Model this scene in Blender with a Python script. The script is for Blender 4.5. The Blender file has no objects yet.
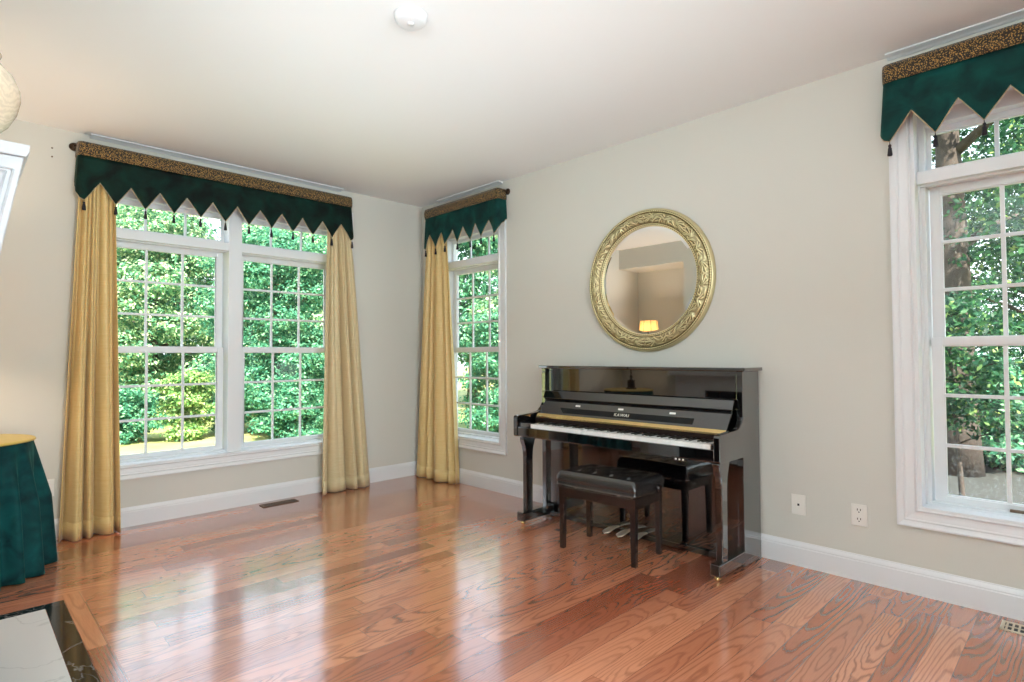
import bpy, bmesh, math, random
import numpy as np
from mathutils import Vector, Matrix

random.seed(7)
rng = np.random.default_rng(11)
S = bpy.context.scene
COL = S.collection
PI = math.pi

# ------------------------------------------------------------------ camera
CAM_LOC = Vector((5.387, -3.848, 1.34))
YAW, PITCH, ROLL, FPX = 2.36450551, 0.0259006, -0.00516966, 568.03
fw = Vector((math.cos(YAW) * math.cos(PITCH), math.sin(YAW) * math.cos(PITCH), math.sin(PITCH)))
r0 = Vector((math.sin(YAW), -math.cos(YAW), 0))
u0 = r0.cross(fw)
rt = r0 * math.cos(ROLL) + u0 * math.sin(ROLL)
up = -r0 * math.sin(ROLL) + u0 * math.cos(ROLL)
cam_data = bpy.data.cameras.new('camera')
cam_data.sensor_width = 36
cam_data.lens = FPX / 1024 * 36
cam_data.clip_start = 0.02
cam_data.clip_end = 300
cam = bpy.data.objects.new('camera', cam_data)
COL.objects.link(cam)
M4 = Matrix((rt, up, -fw)).transposed().to_4x4()
M4.translation = CAM_LOC
cam.matrix_world = M4
S.camera = cam

# ------------------------------------------------------------------ world, sun, exposure
SKY_STRENGTH = 3.0
SUN_STRENGTH = 20.0
FILL_POWER = 350
FRONT_POWER = 43
CEILING_FILL_POWER = 20
EXPOSURE = 0.16
S.view_settings.view_transform = 'Standard'
S.view_settings.look = 'None'
S.view_settings.gamma = 1
S.view_settings.exposure = EXPOSURE
S.view_settings.use_curve_mapping = False
S.cycles.use_denoising = True
S.cycles.max_bounces = 10
S.cycles.diffuse_bounces = 6
S.cycles.glossy_bounces = 6
S.cycles.transparent_max_bounces = 24
S.cycles.sample_clamp_indirect = 8
S.cycles.caustics_reflective = False
S.cycles.caustics_refractive = False

world = bpy.data.worlds.new('sky')
S.world = world
world.use_nodes = True
wn, wl = world.node_tree.nodes, world.node_tree.links
wn.clear()
wo = wn.new('ShaderNodeOutputWorld')
bg = wn.new('ShaderNodeBackground')
tc = wn.new('ShaderNodeTexCoord')
sx = wn.new('ShaderNodeSeparateXYZ')
rp = wn.new('ShaderNodeValToRGB')
wl.new(tc.outputs['Generated'], sx.inputs[0])
wl.new(sx.outputs['Z'], rp.inputs[0])
rp.color_ramp.elements[0].position = 0.0
rp.color_ramp.elements[0].color = (0.88, 0.93, 1.0, 1)
rp.color_ramp.elements[1].position = 0.7
rp.color_ramp.elements[1].color = (0.62, 0.78, 1.0, 1)
wl.new(rp.outputs[0], bg.inputs['Color'])
bg.inputs['Strength'].default_value = SKY_STRENGTH
wl.new(bg.outputs[0], wo.inputs[0])

sun_d = bpy.data.lights.new('sun', 'SUN')
sun_d.energy = SUN_STRENGTH
sun_d.angle = 0.01
sun_d.color = (1.0, 0.93, 0.8)
sun = bpy.data.objects.new('sun', sun_d)
COL.objects.link(sun)
sun.rotation_euler = Vector((-0.62, 0.30, -0.72)).to_track_quat('-Z', 'Y').to_euler()


def area_light(name, loc, aim, sx_, sy_, power, color):
    d = bpy.data.lights.new(name, 'AREA')
    d.shape = 'RECTANGLE'
    d.size, d.size_y = sx_, sy_
    d.energy = power
    d.color = color
    o = bpy.data.objects.new(name, d)
    COL.objects.link(o)
    o.location = loc
    o.rotation_euler = Vector(aim).to_track_quat('-Z', 'Y').to_euler()
    return o


# added fill light, sent up at the ceiling behind the camera
area_light('bounce_fill', (5.7, -5.6, 1.9), (0, 0.0, 1), 2.0, 1.6, FILL_POWER, (0.80, 0.955, 1.03))
area_light('front_fill', (7.42, -2.95, 1.7), (-1, 0.08, 0.0), 1.9, 2.3, FRONT_POWER, (0.86, 0.97, 1.0)).data.spread = math.radians(80)  # added fill behind the camera, brightening the left wall
# an added, unseen upward fill that evens out the ceiling of the window corner
area_light('ceiling_fill', (2.9, -2.2, 1.62), (0, 0, 1), 3.2, 2.4, CEILING_FILL_POWER, (0.82, 0.97, 1.05))

# ------------------------------------------------------------------ materials


def new_mat(name):
    m = bpy.data.materials.new(name)
    m.use_nodes = True
    n = m.node_tree.nodes
    l = m.node_tree.links
    return m, n, l, n['Principled BSDF']


def simple(name, color, rough=0.5, metal=0.0, spec=0.5, noise=0.0, nscale=20, bump=0.0, bscale=60, coat=0.0, sheen=0.0):
    m, n, l, b = new_mat(name)
    b.inputs['Base Color'].default_value = (*color, 1)
    b.inputs['Roughness'].default_value = rough
    b.inputs['Metallic'].default_value = metal
    b.inputs['Specular IOR Level'].default_value = spec
    b.inputs['Coat Weight'].default_value = coat
    b.inputs['Coat Roughness'].default_value = 0.03
    b.inputs['Sheen Weight'].default_value = sheen
    t = n.new('ShaderNodeTexCoord')
    if noise:
        tx = n.new('ShaderNodeTexNoise')
        tx.inputs['Scale'].default_value = nscale
        tx.inputs['Detail'].default_value = 4
        l.new(t.outputs['Object'], tx.inputs['Vector'])
        mx = n.new('ShaderNodeMix')
        mx.data_type = 'RGBA'
        mx.inputs['A'].default_value = (*[c * (1 - noise) for c in color], 1)
        mx.inputs['B'].default_value = (*[min(1, c * (1 + noise)) for c in color], 1)
        l.new(tx.outputs['Fac'], mx.inputs['Factor'])
        l.new(mx.outputs['Result'], b.inputs['Base Color'])
    if bump:
        tb = n.new('ShaderNodeTexNoise')
        tb.inputs['Scale'].default_value = bscale
        l.new(t.outputs['Object'], tb.inputs['Vector'])
        bp = n.new('ShaderNodeBump')
        bp.inputs['Strength'].default_value = bump
        bp.inputs['Distance'].default_value = 0.01
        l.new(tb.outputs['Fac'], bp.inputs['Height'])
        l.new(bp.outputs[0], b.inputs['Normal'])
    return m


def math_node(n, l, op, a, b=None, c=None):
    k = n.new('ShaderNodeMath')
    k.operation = op
    for i, v in enumerate((a, b, c)):
        if v is None:
            continue
        if isinstance(v, (int, float)):
            k.inputs[i].default_value = v
        else:
            l.new(v, k.inputs[i])
    return k.outputs[0]


def oak_floor(name, across='X', width=0.118, length=1.7):
    m, n, l, b = new_mat(name)
    geo = n.new('ShaderNodeNewGeometry')
    sp = n.new('ShaderNodeSeparateXYZ')
    l.new(geo.outputs['Position'], sp.inputs[0])
    U = sp.outputs['X'] if across == 'X' else sp.outputs['Y']
    V = sp.outputs['Y'] if across == 'X' else sp.outputs['X']
    q = math_node(n, l, 'DIVIDE', U, width)
    bid = math_node(n, l, 'FLOOR', q)
    fu = math_node(n, l, 'FRACT', q)
    w1 = n.new('ShaderNodeTexWhiteNoise')
    w1.noise_dimensions = '1D'
    l.new(bid, w1.inputs['W'])
    off = math_node(n, l, 'MULTIPLY', w1.outputs['Value'], length)
    v2 = math_node(n, l, 'DIVIDE', math_node(n, l, 'ADD', V, off), length)
    pid = math_node(n, l, 'FLOOR', v2)
    fv = math_node(n, l, 'FRACT', v2)
    cb = n.new('ShaderNodeCombineXYZ')
    l.new(bid, cb.inputs[0])
    l.new(pid, cb.inputs[1])
    w2 = n.new('ShaderNodeTexWhiteNoise')
    w2.noise_dimensions = '3D'
    l.new(cb.outputs[0], w2.inputs['Vector'])
    rnd = w2.outputs['Value']
    rc = n.new('ShaderNodeSeparateColor')
    l.new(w2.outputs['Color'], rc.inputs[0])
    # cathedral grain: rings of a log cut at a shallow angle
    nv = n.new('ShaderNodeCombineXYZ')
    l.new(math_node(n, l, 'MULTIPLY', U, 9.0), nv.inputs[0])
    l.new(math_node(n, l, 'MULTIPLY', V, 2.6), nv.inputs[1])
    l.new(math_node(n, l, 'MULTIPLY', rnd, 40.0), nv.inputs[2])
    nz = n.new('ShaderNodeTexNoise')
    nz.inputs['Scale'].default_value = 1.0
    nz.inputs['Detail'].default_value = 3
    l.new(nv.outputs[0], nz.inputs['Vector'])
    uu = math_node(n, l, 'ADD', math_node(n, l, 'SUBTRACT', fu, rc.outputs[0]), math_node(n, l, 'MULTIPLY', math_node(n, l, 'SUBTRACT', nz.outputs['Fac'], 0.5), 0.42))
    vv = math_node(n, l, 'ADD', math_node(n, l, 'MULTIPLY', math_node(n, l, 'SUBTRACT', fv, rc.outputs[1]), 1.25), math_node(n, l, 'MULTIPLY', math_node(n, l, 'SUBTRACT', nz.outputs['Fac'], 0.5), 0.55))
    rad = math_node(n, l, 'SQRT', math_node(n, l, 'ADD', math_node(n, l, 'MULTIPLY', uu, uu), math_node(n, l, 'MULTIPLY', vv, vv)))
    ph = math_node(n, l, 'FRACT', math_node(n, l, 'MULTIPLY', rad, math_node(n, l, 'MULTIPLY_ADD', rc.outputs[2], 4.5, 4.5)))
    gr = n.new('ShaderNodeValToRGB')
    l.new(ph, gr.inputs[0])
    e = gr.color_ramp.elements
    e[0].position, e[0].color = 0.0, (0, 0, 0, 1)
    e[1].position, e[1].color = 1.0, (0, 0, 0, 1)
    a = e.new(0.50)
    a.color = (0.0, 0.0, 0.0, 1)
    a = e.new(0.74)
    a.color = (1, 1, 1, 1)
    a = e.new(0.86)
    a.color = (0.75, 0.75, 0.75, 1)
    # fine pores
    pv = n.new('ShaderNodeCombineXYZ')
    l.new(math_node(n, l, 'MULTIPLY', U, 260.0), pv.inputs[0])
    l.new(math_node(n, l, 'MULTIPLY', V, 9.0), pv.inputs[1])
    l.new(math_node(n, l, 'MULTIPLY', rnd, 17.0), pv.inputs[2])
    pn = n.new('ShaderNodeTexNoise')
    pn.inputs['Scale'].default_value = 1.0
    pn.inputs['Detail'].default_value = 2
    l.new(pv.outputs[0], pn.inputs['Vector'])
    pore = math_node(n, l, 'MULTIPLY', math_node(n, l, 'SUBTRACT', pn.outputs['Fac'], 0.42), 1.6)
    base = n.new('ShaderNodeValToRGB')
    l.new(rnd, base.inputs[0])
    base.color_ramp.elements[0].color = (0.33, 0.085, 0.040, 1)
    base.color_ramp.elements[1].color = (0.70, 0.275, 0.145, 1)
    mx = n.new('ShaderNodeMix')
    mx.data_type = 'RGBA'
    g2 = math_node(n, l, 'ADD', math_node(n, l, 'MULTIPLY', gr.outputs[0], math_node(n, l, 'MULTIPLY_ADD', rc.outputs[1], 0.42, 0.24)), math_node(n, l, 'MULTIPLY', pore, 0.35))
    g2c = n.new('ShaderNodeClamp')
    l.new(g2, g2c.inputs[0])
    l.new(g2c.outputs[0], mx.inputs['Factor'])
    l.new(base.outputs[0], mx.inputs['A'])
    mx.inputs['B'].default_value = (0.13, 0.032, 0.014, 1)
    # seams
    s1 = math_node(n, l, 'LESS_THAN', math_node(n, l, 'MINIMUM', fu, math_node(n, l, 'SUBTRACT', 1.0, fu)), 0.010)
    s2 = math_node(n, l, 'LESS_THAN', math_node(n, l, 'MINIMUM', fv, math_node(n, l, 'SUBTRACT', 1.0, fv)), 0.0007)
    seam = math_node(n, l, 'MULTIPLY', math_node(n, l, 'MAXIMUM', s1, s2), 0.6)
    mx2 = n.new('ShaderNodeMix')
    mx2.data_type = 'RGBA'
    l.new(seam, mx2.inputs['Factor'])
    l.new(mx.outputs['Result'], mx2.inputs['A'])
    mx2.inputs['B'].default_value = (0.06, 0.02, 0.01, 1)
    l.new(mx2.outputs['Result'], b.inputs['Base Color'])
    b.inputs['Roughness'].default_value = 0.22
    b.inputs['Coat Weight'].default_value = 1.0
    b.inputs['Coat Roughness'].default_value = 0.13
    b.inputs['Coat IOR'].default_value = 1.85
    bn = n.new('ShaderNodeTexNoise')
    bn.inputs['Scale'].default_value = 7
    l.new(geo.outputs['Position'], bn.inputs['Vector'])
    bp = n.new('ShaderNodeBump')
    bp.inputs['Strength'].default_value = 0.06
    bp.inputs['Distance'].default_value = 0.02
    l.new(math_node(n, l, 'ADD', bn.outputs['Fac'], math_node(n, l, 'MULTIPLY', rnd, 0.12)), bp.inputs['Height'])
    l.new(bp.outputs[0], b.inputs['Coat Normal'])
    return m


def leopard(name, pale=(0.40, 0.23, 0.06)):
    m, n, l, b = new_mat(name)
    t = n.new('ShaderNodeTexCoord')
    v = n.new('ShaderNodeTexVoronoi')
    v.inputs['Scale'].default_value = 135
    v.inputs['Randomness'].default_value = 1.0
    l.new(t.outputs['Object'], v.inputs['Vector'])
    r = n.new('ShaderNodeValToRGB')
    l.new(v.outputs['Distance'], r.inputs[0])
    r.color_ramp.interpolation = 'LINEAR'
    r.color_ramp.elements[0].position, r.color_ramp.elements[0].color = 0.28, (*pale, 1)
    r.color_ramp.elements[1].position, r.color_ramp.elements[1].color = 0.50, (0.012, 0.010, 0.006, 1)
    l.new(r.outputs[0], b.inputs['Base Color'])
    b.inputs['Roughness'].default_value = 0.8
    b.inputs['Sheen Weight'].default_value = 0.2
    return m


def velvet(name, dark, light):
    m, n, l, b = new_mat(name)
    t = n.new('ShaderNodeTexCoord')
    tx = n.new('ShaderNodeTexNoise')
    tx.inputs['Scale'].default_value = 7
    tx.inputs['Detail'].default_value = 5
    tx.inputs['Distortion'].default_value = 0.6
    l.new(t.outputs['Object'], tx.inputs['Vector'])
    r = n.new('ShaderNodeValToRGB')
    l.new(tx.outputs['Fac'], r.inputs[0])
    r.color_ramp.elements[0].position, r.color_ramp.elements[0].color = 0.35, (*dark, 1)
    r.color_ramp.elements[1].position, r.color_ramp.elements[1].color = 0.7, (*light, 1)
    l.new(r.outputs[0], b.inputs['Base Color'])
    b.inputs['Roughness'].default_value = 0.75
    b.inputs['Specular IOR Level'].default_value = 0.2
    b.inputs['Sheen Weight'].default_value = 0.22
    b.inputs['Sheen Roughness'].default_value = 0.35
    b.inputs['Sheen Tint'].default_value = (0.05, 0.5, 0.38, 1)
    return m


def silk(name, a, c):
    m, n, l, b = new_mat(name)
    t = n.new('ShaderNodeTexCoord')
    mp = n.new('ShaderNodeMapping')
    mp.inputs['Scale'].default_value = (9, 9, 130)
    l.new(t.outputs['Object'], mp.inputs[0])
    tx = n.new('ShaderNodeTexNoise')
    tx.inputs['Scale'].default_value = 1
    tx.inputs['Detail'].default_value = 3
    l.new(mp.outputs[0], tx.inputs['Vector'])
    mx = n.new('ShaderNodeMix')
    mx.data_type = 'RGBA'
    mx.inputs['A'].default_value = (*a, 1)
    mx.inputs['B'].default_value = (*c, 1)
    l.new(tx.outputs['Fac'], mx.inputs['Factor'])
    l.new(mx.outputs['Result'], b.inputs['Base Color'])
    b.inputs['Roughness'].default_value = 0.42
    b.inputs['Specular IOR Level'].default_value = 0.35
    b.inputs['Sheen Weight'].default_value = 0.15
    tr = n.new('ShaderNodeBsdfTranslucent')
    l.new(mx.outputs['Result'], tr.inputs['Color'])
    ms = n.new('ShaderNodeMixShader')
    ms.inputs[0].default_value = 0.18
    l.new(b.outputs[0], ms.inputs[1])
    l.new(tr.outputs[0], ms.inputs[2])
    l.new(ms.outputs[0], n['Material Output'].inputs[0])
    return m


def window_glass(name, dirt=0.0):
    m, n, l, b = new_mat(name)
    out = n['Material Output']
    n.remove(b)
    tr = n.new('ShaderNodeBsdfTransparent')
    tr.inputs['Color'].default_value = (0.97, 0.985, 0.98, 1)
    gl = n.new('ShaderNodeBsdfGlossy')
    gl.inputs['Roughness'].default_value = 0.01
    fr = n.new('ShaderNodeFresnel')
    gb = n.new('ShaderNodeNewGeometry')
    ior = n.new('ShaderNodeMix')
    ior.inputs['A'].default_value = 1.30
    ior.inputs['B'].default_value = 1 / 1.30
    l.new(gb.outputs['Backfacing'], ior.inputs['Factor'])
    l.new(ior.outputs['Result'], fr.inputs['IOR'])
    ms = n.new('ShaderNodeMixShader')
    l.new(fr.outputs[0], ms.inputs[0])
    l.new(tr.outputs[0], ms.inputs[1])
    l.new(gl.outputs[0], ms.inputs[2])
    last = ms.outputs[0]
    if dirt:
        t = n.new('ShaderNodeTexCoord')
        mp = n.new('ShaderNodeMapping')
        mp.inputs['Scale'].default_value = (90, 90, 55)
        l.new(t.outputs['Object'], mp.inputs[0])
        tx = n.new('ShaderNodeTexNoise')
        tx.inputs['Scale'].default_value = 1
        tx.inputs['Detail'].default_value = 6
        l.new(mp.outputs[0], tx.inputs['Vector'])
        t2 = n.new('ShaderNodeTexNoise')
        t2.inputs['Scale'].default_value = 3.2
        l.new(t.outputs['Object'], t2.inputs['Vector'])
        k = math_node(n, l, 'MULTIPLY', math_node(n, l, 'SUBTRACT', tx.outputs['Fac'], 0.48), 4.0)
        k = math_node(n, l, 'MULTIPLY', k, t2.outputs['Fac'])
        geo = n.new('ShaderNodeNewGeometry')
        sp = n.new('ShaderNodeSeparateXYZ')
        l.new(geo.outputs['Position'], sp.inputs[0])
        low = n.new('ShaderNodeMapRange')
        low.inputs['From Min'].default_value = 1.15
        low.inputs['From Max'].default_value = 0.55
        low.inputs['To Min'].default_value = 0.06
        low.inputs['To Max'].default_value = 1.0
        l.new(sp.outputs['Z'], low.inputs['Value'])
        k = math_node(n, l, 'MULTIPLY', k, low.outputs[0])
        k = math_node(n, l, 'MULTIPLY', k, dirt)
        cl = n.new('ShaderNodeClamp')
        l.new(k, cl.inputs[0])
        df = n.new('ShaderNodeBsdfTranslucent')
        df.inputs['Color'].default_value = (0.8, 0.8, 0.78, 1)
        m2 = n.new('ShaderNodeMixShader')
        l.new(cl.outputs[0], m2.inputs[0])
        l.new(last, m2.inputs[1])
        l.new(df.outputs[0], m2.inputs[2])
        last = m2.outputs[0]
    l.new(last, out.inputs[0])
    return m


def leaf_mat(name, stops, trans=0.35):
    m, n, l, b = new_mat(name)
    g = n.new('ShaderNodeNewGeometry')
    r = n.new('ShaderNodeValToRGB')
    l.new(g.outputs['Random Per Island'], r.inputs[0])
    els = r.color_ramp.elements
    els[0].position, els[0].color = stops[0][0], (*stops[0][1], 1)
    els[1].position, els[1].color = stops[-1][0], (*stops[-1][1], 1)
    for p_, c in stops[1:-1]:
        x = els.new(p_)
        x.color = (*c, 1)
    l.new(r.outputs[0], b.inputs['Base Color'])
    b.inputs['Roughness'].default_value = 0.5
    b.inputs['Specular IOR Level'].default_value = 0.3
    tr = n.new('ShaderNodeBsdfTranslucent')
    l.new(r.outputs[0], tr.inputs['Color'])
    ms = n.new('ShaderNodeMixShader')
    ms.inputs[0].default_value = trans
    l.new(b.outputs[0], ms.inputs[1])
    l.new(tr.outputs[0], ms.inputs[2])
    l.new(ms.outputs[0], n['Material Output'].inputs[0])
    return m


M = {}
M['wall'] = simple('cream_wall_paint', (0.60, 0.595, 0.545), 0.7, spec=0.25, bump=0.03, bscale=180)
M['ceiling'] = simple('white_ceiling_paint', (0.82, 0.84, 0.84), 0.85, spec=0.2, bump=0.03, bscale=120)
M['trim'] = simple('white_semi_gloss_paint', (0.72, 0.74, 0.76), 0.32, spec=0.5)
M['floor'] = oak_floor('oak_strip_floor')
M['oak_border'] = oak_floor('oak_border_boards', across='Y', width=0.085, length=3.1)
M['glass'] = window_glass('window_glass')
M['dirty_glass'] = window_glass('rain_spotted_glass', 0.35)
M['black'] = simple('black_piano_lacquer', (0.004, 0.004, 0.0045), 0.03, spec=0.5, coat=1.0)
M['black'].node_tree.nodes['Principled BSDF'].inputs['IOR'].default_value = 1.75
M['black'].node_tree.nodes['Principled BSDF'].inputs['Coat IOR'].default_value = 1.7
M['satin_black'] = simple('satin_black', (0.008, 0.008, 0.008), 0.45, spec=0.25)
M['felt'] = simple('dark_felt', (0.02, 0.012, 0.01), 0.95, spec=0.05)
M['ivory'] = simple('white_key_plastic', (0.82, 0.81, 0.79), 0.18)
M['ebony'] = simple('black_key_plastic', (0.008, 0.008, 0.008), 0.3)
M['brass'] = simple('polished_brass', (0.88, 0.66, 0.30), 0.24, metal=1.0, noise=0.12, nscale=14)
M['pedal_brass'] = simple('reflection_pink_brass', (0.95, 0.80, 0.66), 0.38, metal=0.85)  # brass paled towards pink to paint in its bright floor reflection
M['leather'] = simple('black_leather', (0.011, 0.011, 0.012), 0.26, spec=0.8, bump=0.08, bscale=240, coat=0.6)
M['leather'].node_tree.nodes['Principled BSDF'].inputs['Coat Roughness'].default_value = 0.18
M['leather'].node_tree.nodes['Principled BSDF'].inputs['Coat IOR'].default_value = 1.7
M['bench_wood'] = simple('dark_stained_bench_wood', (0.012, 0.006, 0.005), 0.16, spec=0.5, coat=0.4)
M['chrome'] = simple('dull_chrome', (0.55, 0.55, 0.55), 0.25, metal=1.0)
M['plastic'] = simple('ivory_plastic', (0.76, 0.745, 0.70), 0.35)
M['dark'] = simple('dark_slot', (0.01, 0.01, 0.01), 0.6)
M['white_paint'] = simple('white_letter_paint', (0.85, 0.82, 0.72), 0.3)
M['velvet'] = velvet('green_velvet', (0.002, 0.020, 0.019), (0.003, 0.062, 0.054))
M['velvet_shaded'] = velvet('shaded_green_velvet', (0.0010, 0.004, 0.003), (0.0015, 0.026, 0.018))  # same green velvet, with the long valance's shade put into its colour
M['velvet_shaded'].node_tree.nodes['Principled BSDF'].inputs['Sheen Weight'].default_value = 0.10
M['cloth_velvet'] = velvet('teal_velvet', (0.002, 0.026, 0.030), (0.004, 0.085, 0.085))
M['leopard'] = leopard('gold_spotted_fabric')
M['piping'] = simple('pale_gold_piping', (0.45, 0.36, 0.22), 0.6)
M['tassel'] = simple('black_tassel_thread', (0.010, 0.008, 0.014), 0.7, bump=0.3, bscale=300)
M['silk'] = silk('gold_silk', (0.72, 0.52, 0.20), (0.84, 0.66, 0.33))
M['silk_backlit'] = silk('backlit_gold_silk', (0.66, 0.52, 0.28), (0.78, 0.66, 0.42))  # gold silk paled to paint in the daylight passing through it
M['bronze'] = simple('dark_bronze', (0.05, 0.03, 0.018), 0.35, metal=0.8)
M['mirror'] = simple('silvered_mirror', (0.93, 0.93, 0.92), 0.004, metal=1.0)
M['register'] = simple('brown_metal_register', (0.16, 0.10, 0.06), 0.4, metal=0.3)
M['almond'] = simple('almond_metal', (0.62, 0.53, 0.40), 0.4)
M['gold_cloth'] = silk('gold_table_topper', (0.55, 0.42, 0.08), (0.66, 0.52, 0.14))
M['bark'] = simple('tree_bark', (0.060, 0.045, 0.036), 0.9, noise=0.5, nscale=9, bump=0.9, bscale=14)
M['soot'] = simple('firebox_soot', (0.01, 0.009, 0.008), 0.9)
M['black_stone'] = None
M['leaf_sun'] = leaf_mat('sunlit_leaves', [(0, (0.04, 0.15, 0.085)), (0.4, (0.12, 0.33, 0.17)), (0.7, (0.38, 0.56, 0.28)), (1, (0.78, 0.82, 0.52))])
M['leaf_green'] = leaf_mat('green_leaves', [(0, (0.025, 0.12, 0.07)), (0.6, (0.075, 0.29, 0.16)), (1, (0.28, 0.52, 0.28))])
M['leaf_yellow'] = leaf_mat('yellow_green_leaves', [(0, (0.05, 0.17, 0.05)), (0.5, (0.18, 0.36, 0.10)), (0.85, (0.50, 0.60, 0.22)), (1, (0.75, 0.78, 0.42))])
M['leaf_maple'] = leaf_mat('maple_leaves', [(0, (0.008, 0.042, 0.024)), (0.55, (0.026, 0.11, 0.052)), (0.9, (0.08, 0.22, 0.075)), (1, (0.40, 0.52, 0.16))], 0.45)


def stone(name, base, vein, scale, width, rough):
    m, n, l, b = new_mat(name)
    t = n.new('ShaderNodeTexCoord')
    nz = n.new('ShaderNodeTexNoise')
    nz.inputs['Scale'].default_value = scale
    nz.inputs['Detail'].default_value = 6
    nz.inputs['Distortion'].default_value = 1.2
    l.new(t.outputs['Object'], nz.inputs['Vector'])
    d = math_node(n, l, 'ABSOLUTE', math_node(n, l, 'SUBTRACT', nz.outputs['Fac'], 0.5))
    mr = n.new('ShaderNodeMapRange')
    mr.inputs['From Min'].default_value = 0
    mr.inputs['From Max'].default_value = width
    mr.inputs['To Min'].default_value = 0.55
    mr.inputs['To Max'].default_value = 0
    l.new(d, mr.inputs['Value'])
    mx = n.new('ShaderNodeMix')
    mx.data_type = 'RGBA'
    l.new(mr.outputs[0], mx.inputs['Factor'])
    mx.inputs['A'].default_value = (*base, 1)
    mx.inputs['B'].default_value = (*vein, 1)
    l.new(mx.outputs['Result'], b.inputs['Base Color'])
    b.inputs['Roughness'].default_value = rough
    return m


M['hood_paint'] = simple('pale_grey_white_paint', (0.50, 0.52, 0.55), 0.4)
M['marble'] = stone('white_marble', (0.74, 0.74, 0.73), (0.50, 0.50, 0.50), 1.6, 0.012, 0.25)
M['black_stone'] = stone('black_veined_marble', (0.012, 0.012, 0.013), (0.35, 0.34, 0.33), 3.0, 0.010, 0.08)


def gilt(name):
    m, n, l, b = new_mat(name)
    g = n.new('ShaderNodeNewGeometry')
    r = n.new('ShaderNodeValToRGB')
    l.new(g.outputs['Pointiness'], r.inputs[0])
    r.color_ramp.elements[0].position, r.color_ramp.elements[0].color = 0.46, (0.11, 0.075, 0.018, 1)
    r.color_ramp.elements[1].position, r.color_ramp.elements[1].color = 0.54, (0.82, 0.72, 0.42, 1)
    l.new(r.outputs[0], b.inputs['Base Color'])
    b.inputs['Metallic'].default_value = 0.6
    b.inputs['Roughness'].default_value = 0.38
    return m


M['gilt'] = gilt('antique_gilt')


def swirl_glass(name):
    m, n, l, b = new_mat(name)
    t = n.new('ShaderNodeTexCoord')
    w = n.new('ShaderNodeTexWave')
    w.wave_type = 'BANDS'
    w.bands_direction = 'DIAGONAL'
    w.inputs['Scale'].default_value = 22
    w.inputs['Distortion'].default_value = 14
    w.inputs['Detail'].default_value = 3
    l.new(t.outputs['Object'], w.inputs['Vector'])
    mx = n.new('ShaderNodeMix')
    mx.data_type = 'RGBA'
    mx.inputs['A'].default_value = (0.62, 0.51, 0.38, 1)
    mx.inputs['B'].default_value = (0.72, 0.60, 0.45, 1)
    l.new(w.outputs['Fac'], mx.inputs['Factor'])
    l.new(mx.outputs['Result'], b.inputs['Base Color'])
    b.inputs['Roughness'].default_value = 0.2
    return m


M['swirl'] = swirl_glass('beige_swirled_glass')


def shade_mat(name):
    m, n, l, b = new_mat(name)
    b.inputs['Base Color'].default_value = (0.85, 0.72, 0.48, 1)
    b.inputs['Roughness'].default_value = 0.8
    tr = n.new('ShaderNodeBsdfTranslucent')
    tr.inputs['Color'].default_value = (0.9, 0.72, 0.42, 1)
    ms = n.new('ShaderNodeMixShader')
    ms.inputs[0].default_value = 0.6
    l.new(b.outputs[0], ms.inputs[1])
    l.new(tr.outputs[0], ms.inputs[2])
    l.new(ms.outputs[0], n['Material Output'].inputs[0])
    return m


M['shade'] = shade_mat('cream_lampshade_silk')


def ground_mat(name):
    m, n, l, b = new_mat(name)
    g = n.new('ShaderNodeNewGeometry')
    nz = n.new('ShaderNodeTexNoise')
    nz.inputs['Scale'].default_value = 0.9
    nz.inputs['Detail'].default_value = 8
    l.new(g.outputs['Position'], nz.inputs['Vector'])
    r = n.new('ShaderNodeValToRGB')
    l.new(nz.outputs['Fac'], r.inputs[0])
    r.color_ramp.elements[0].position, r.color_ramp.elements[0].color = 0.3, (0.20, 0.25, 0.07, 1)
    r.color_ramp.elements[1].position, r.color_ramp.elements[1].color = 0.7, (0.42, 0.40, 0.15, 1)
    l.new(r.outputs[0], b.inputs['Base Color'])
    b.inputs['Roughness'].default_value = 0.9
    return m


M['grass'] = ground_mat('summer_grass')
M['gravel'] = simple('grey_gravel', (0.035, 0.036, 0.032), 0.95, noise=0.7, nscale=16)

# ------------------------------------------------------------------ mesh helpers


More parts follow.
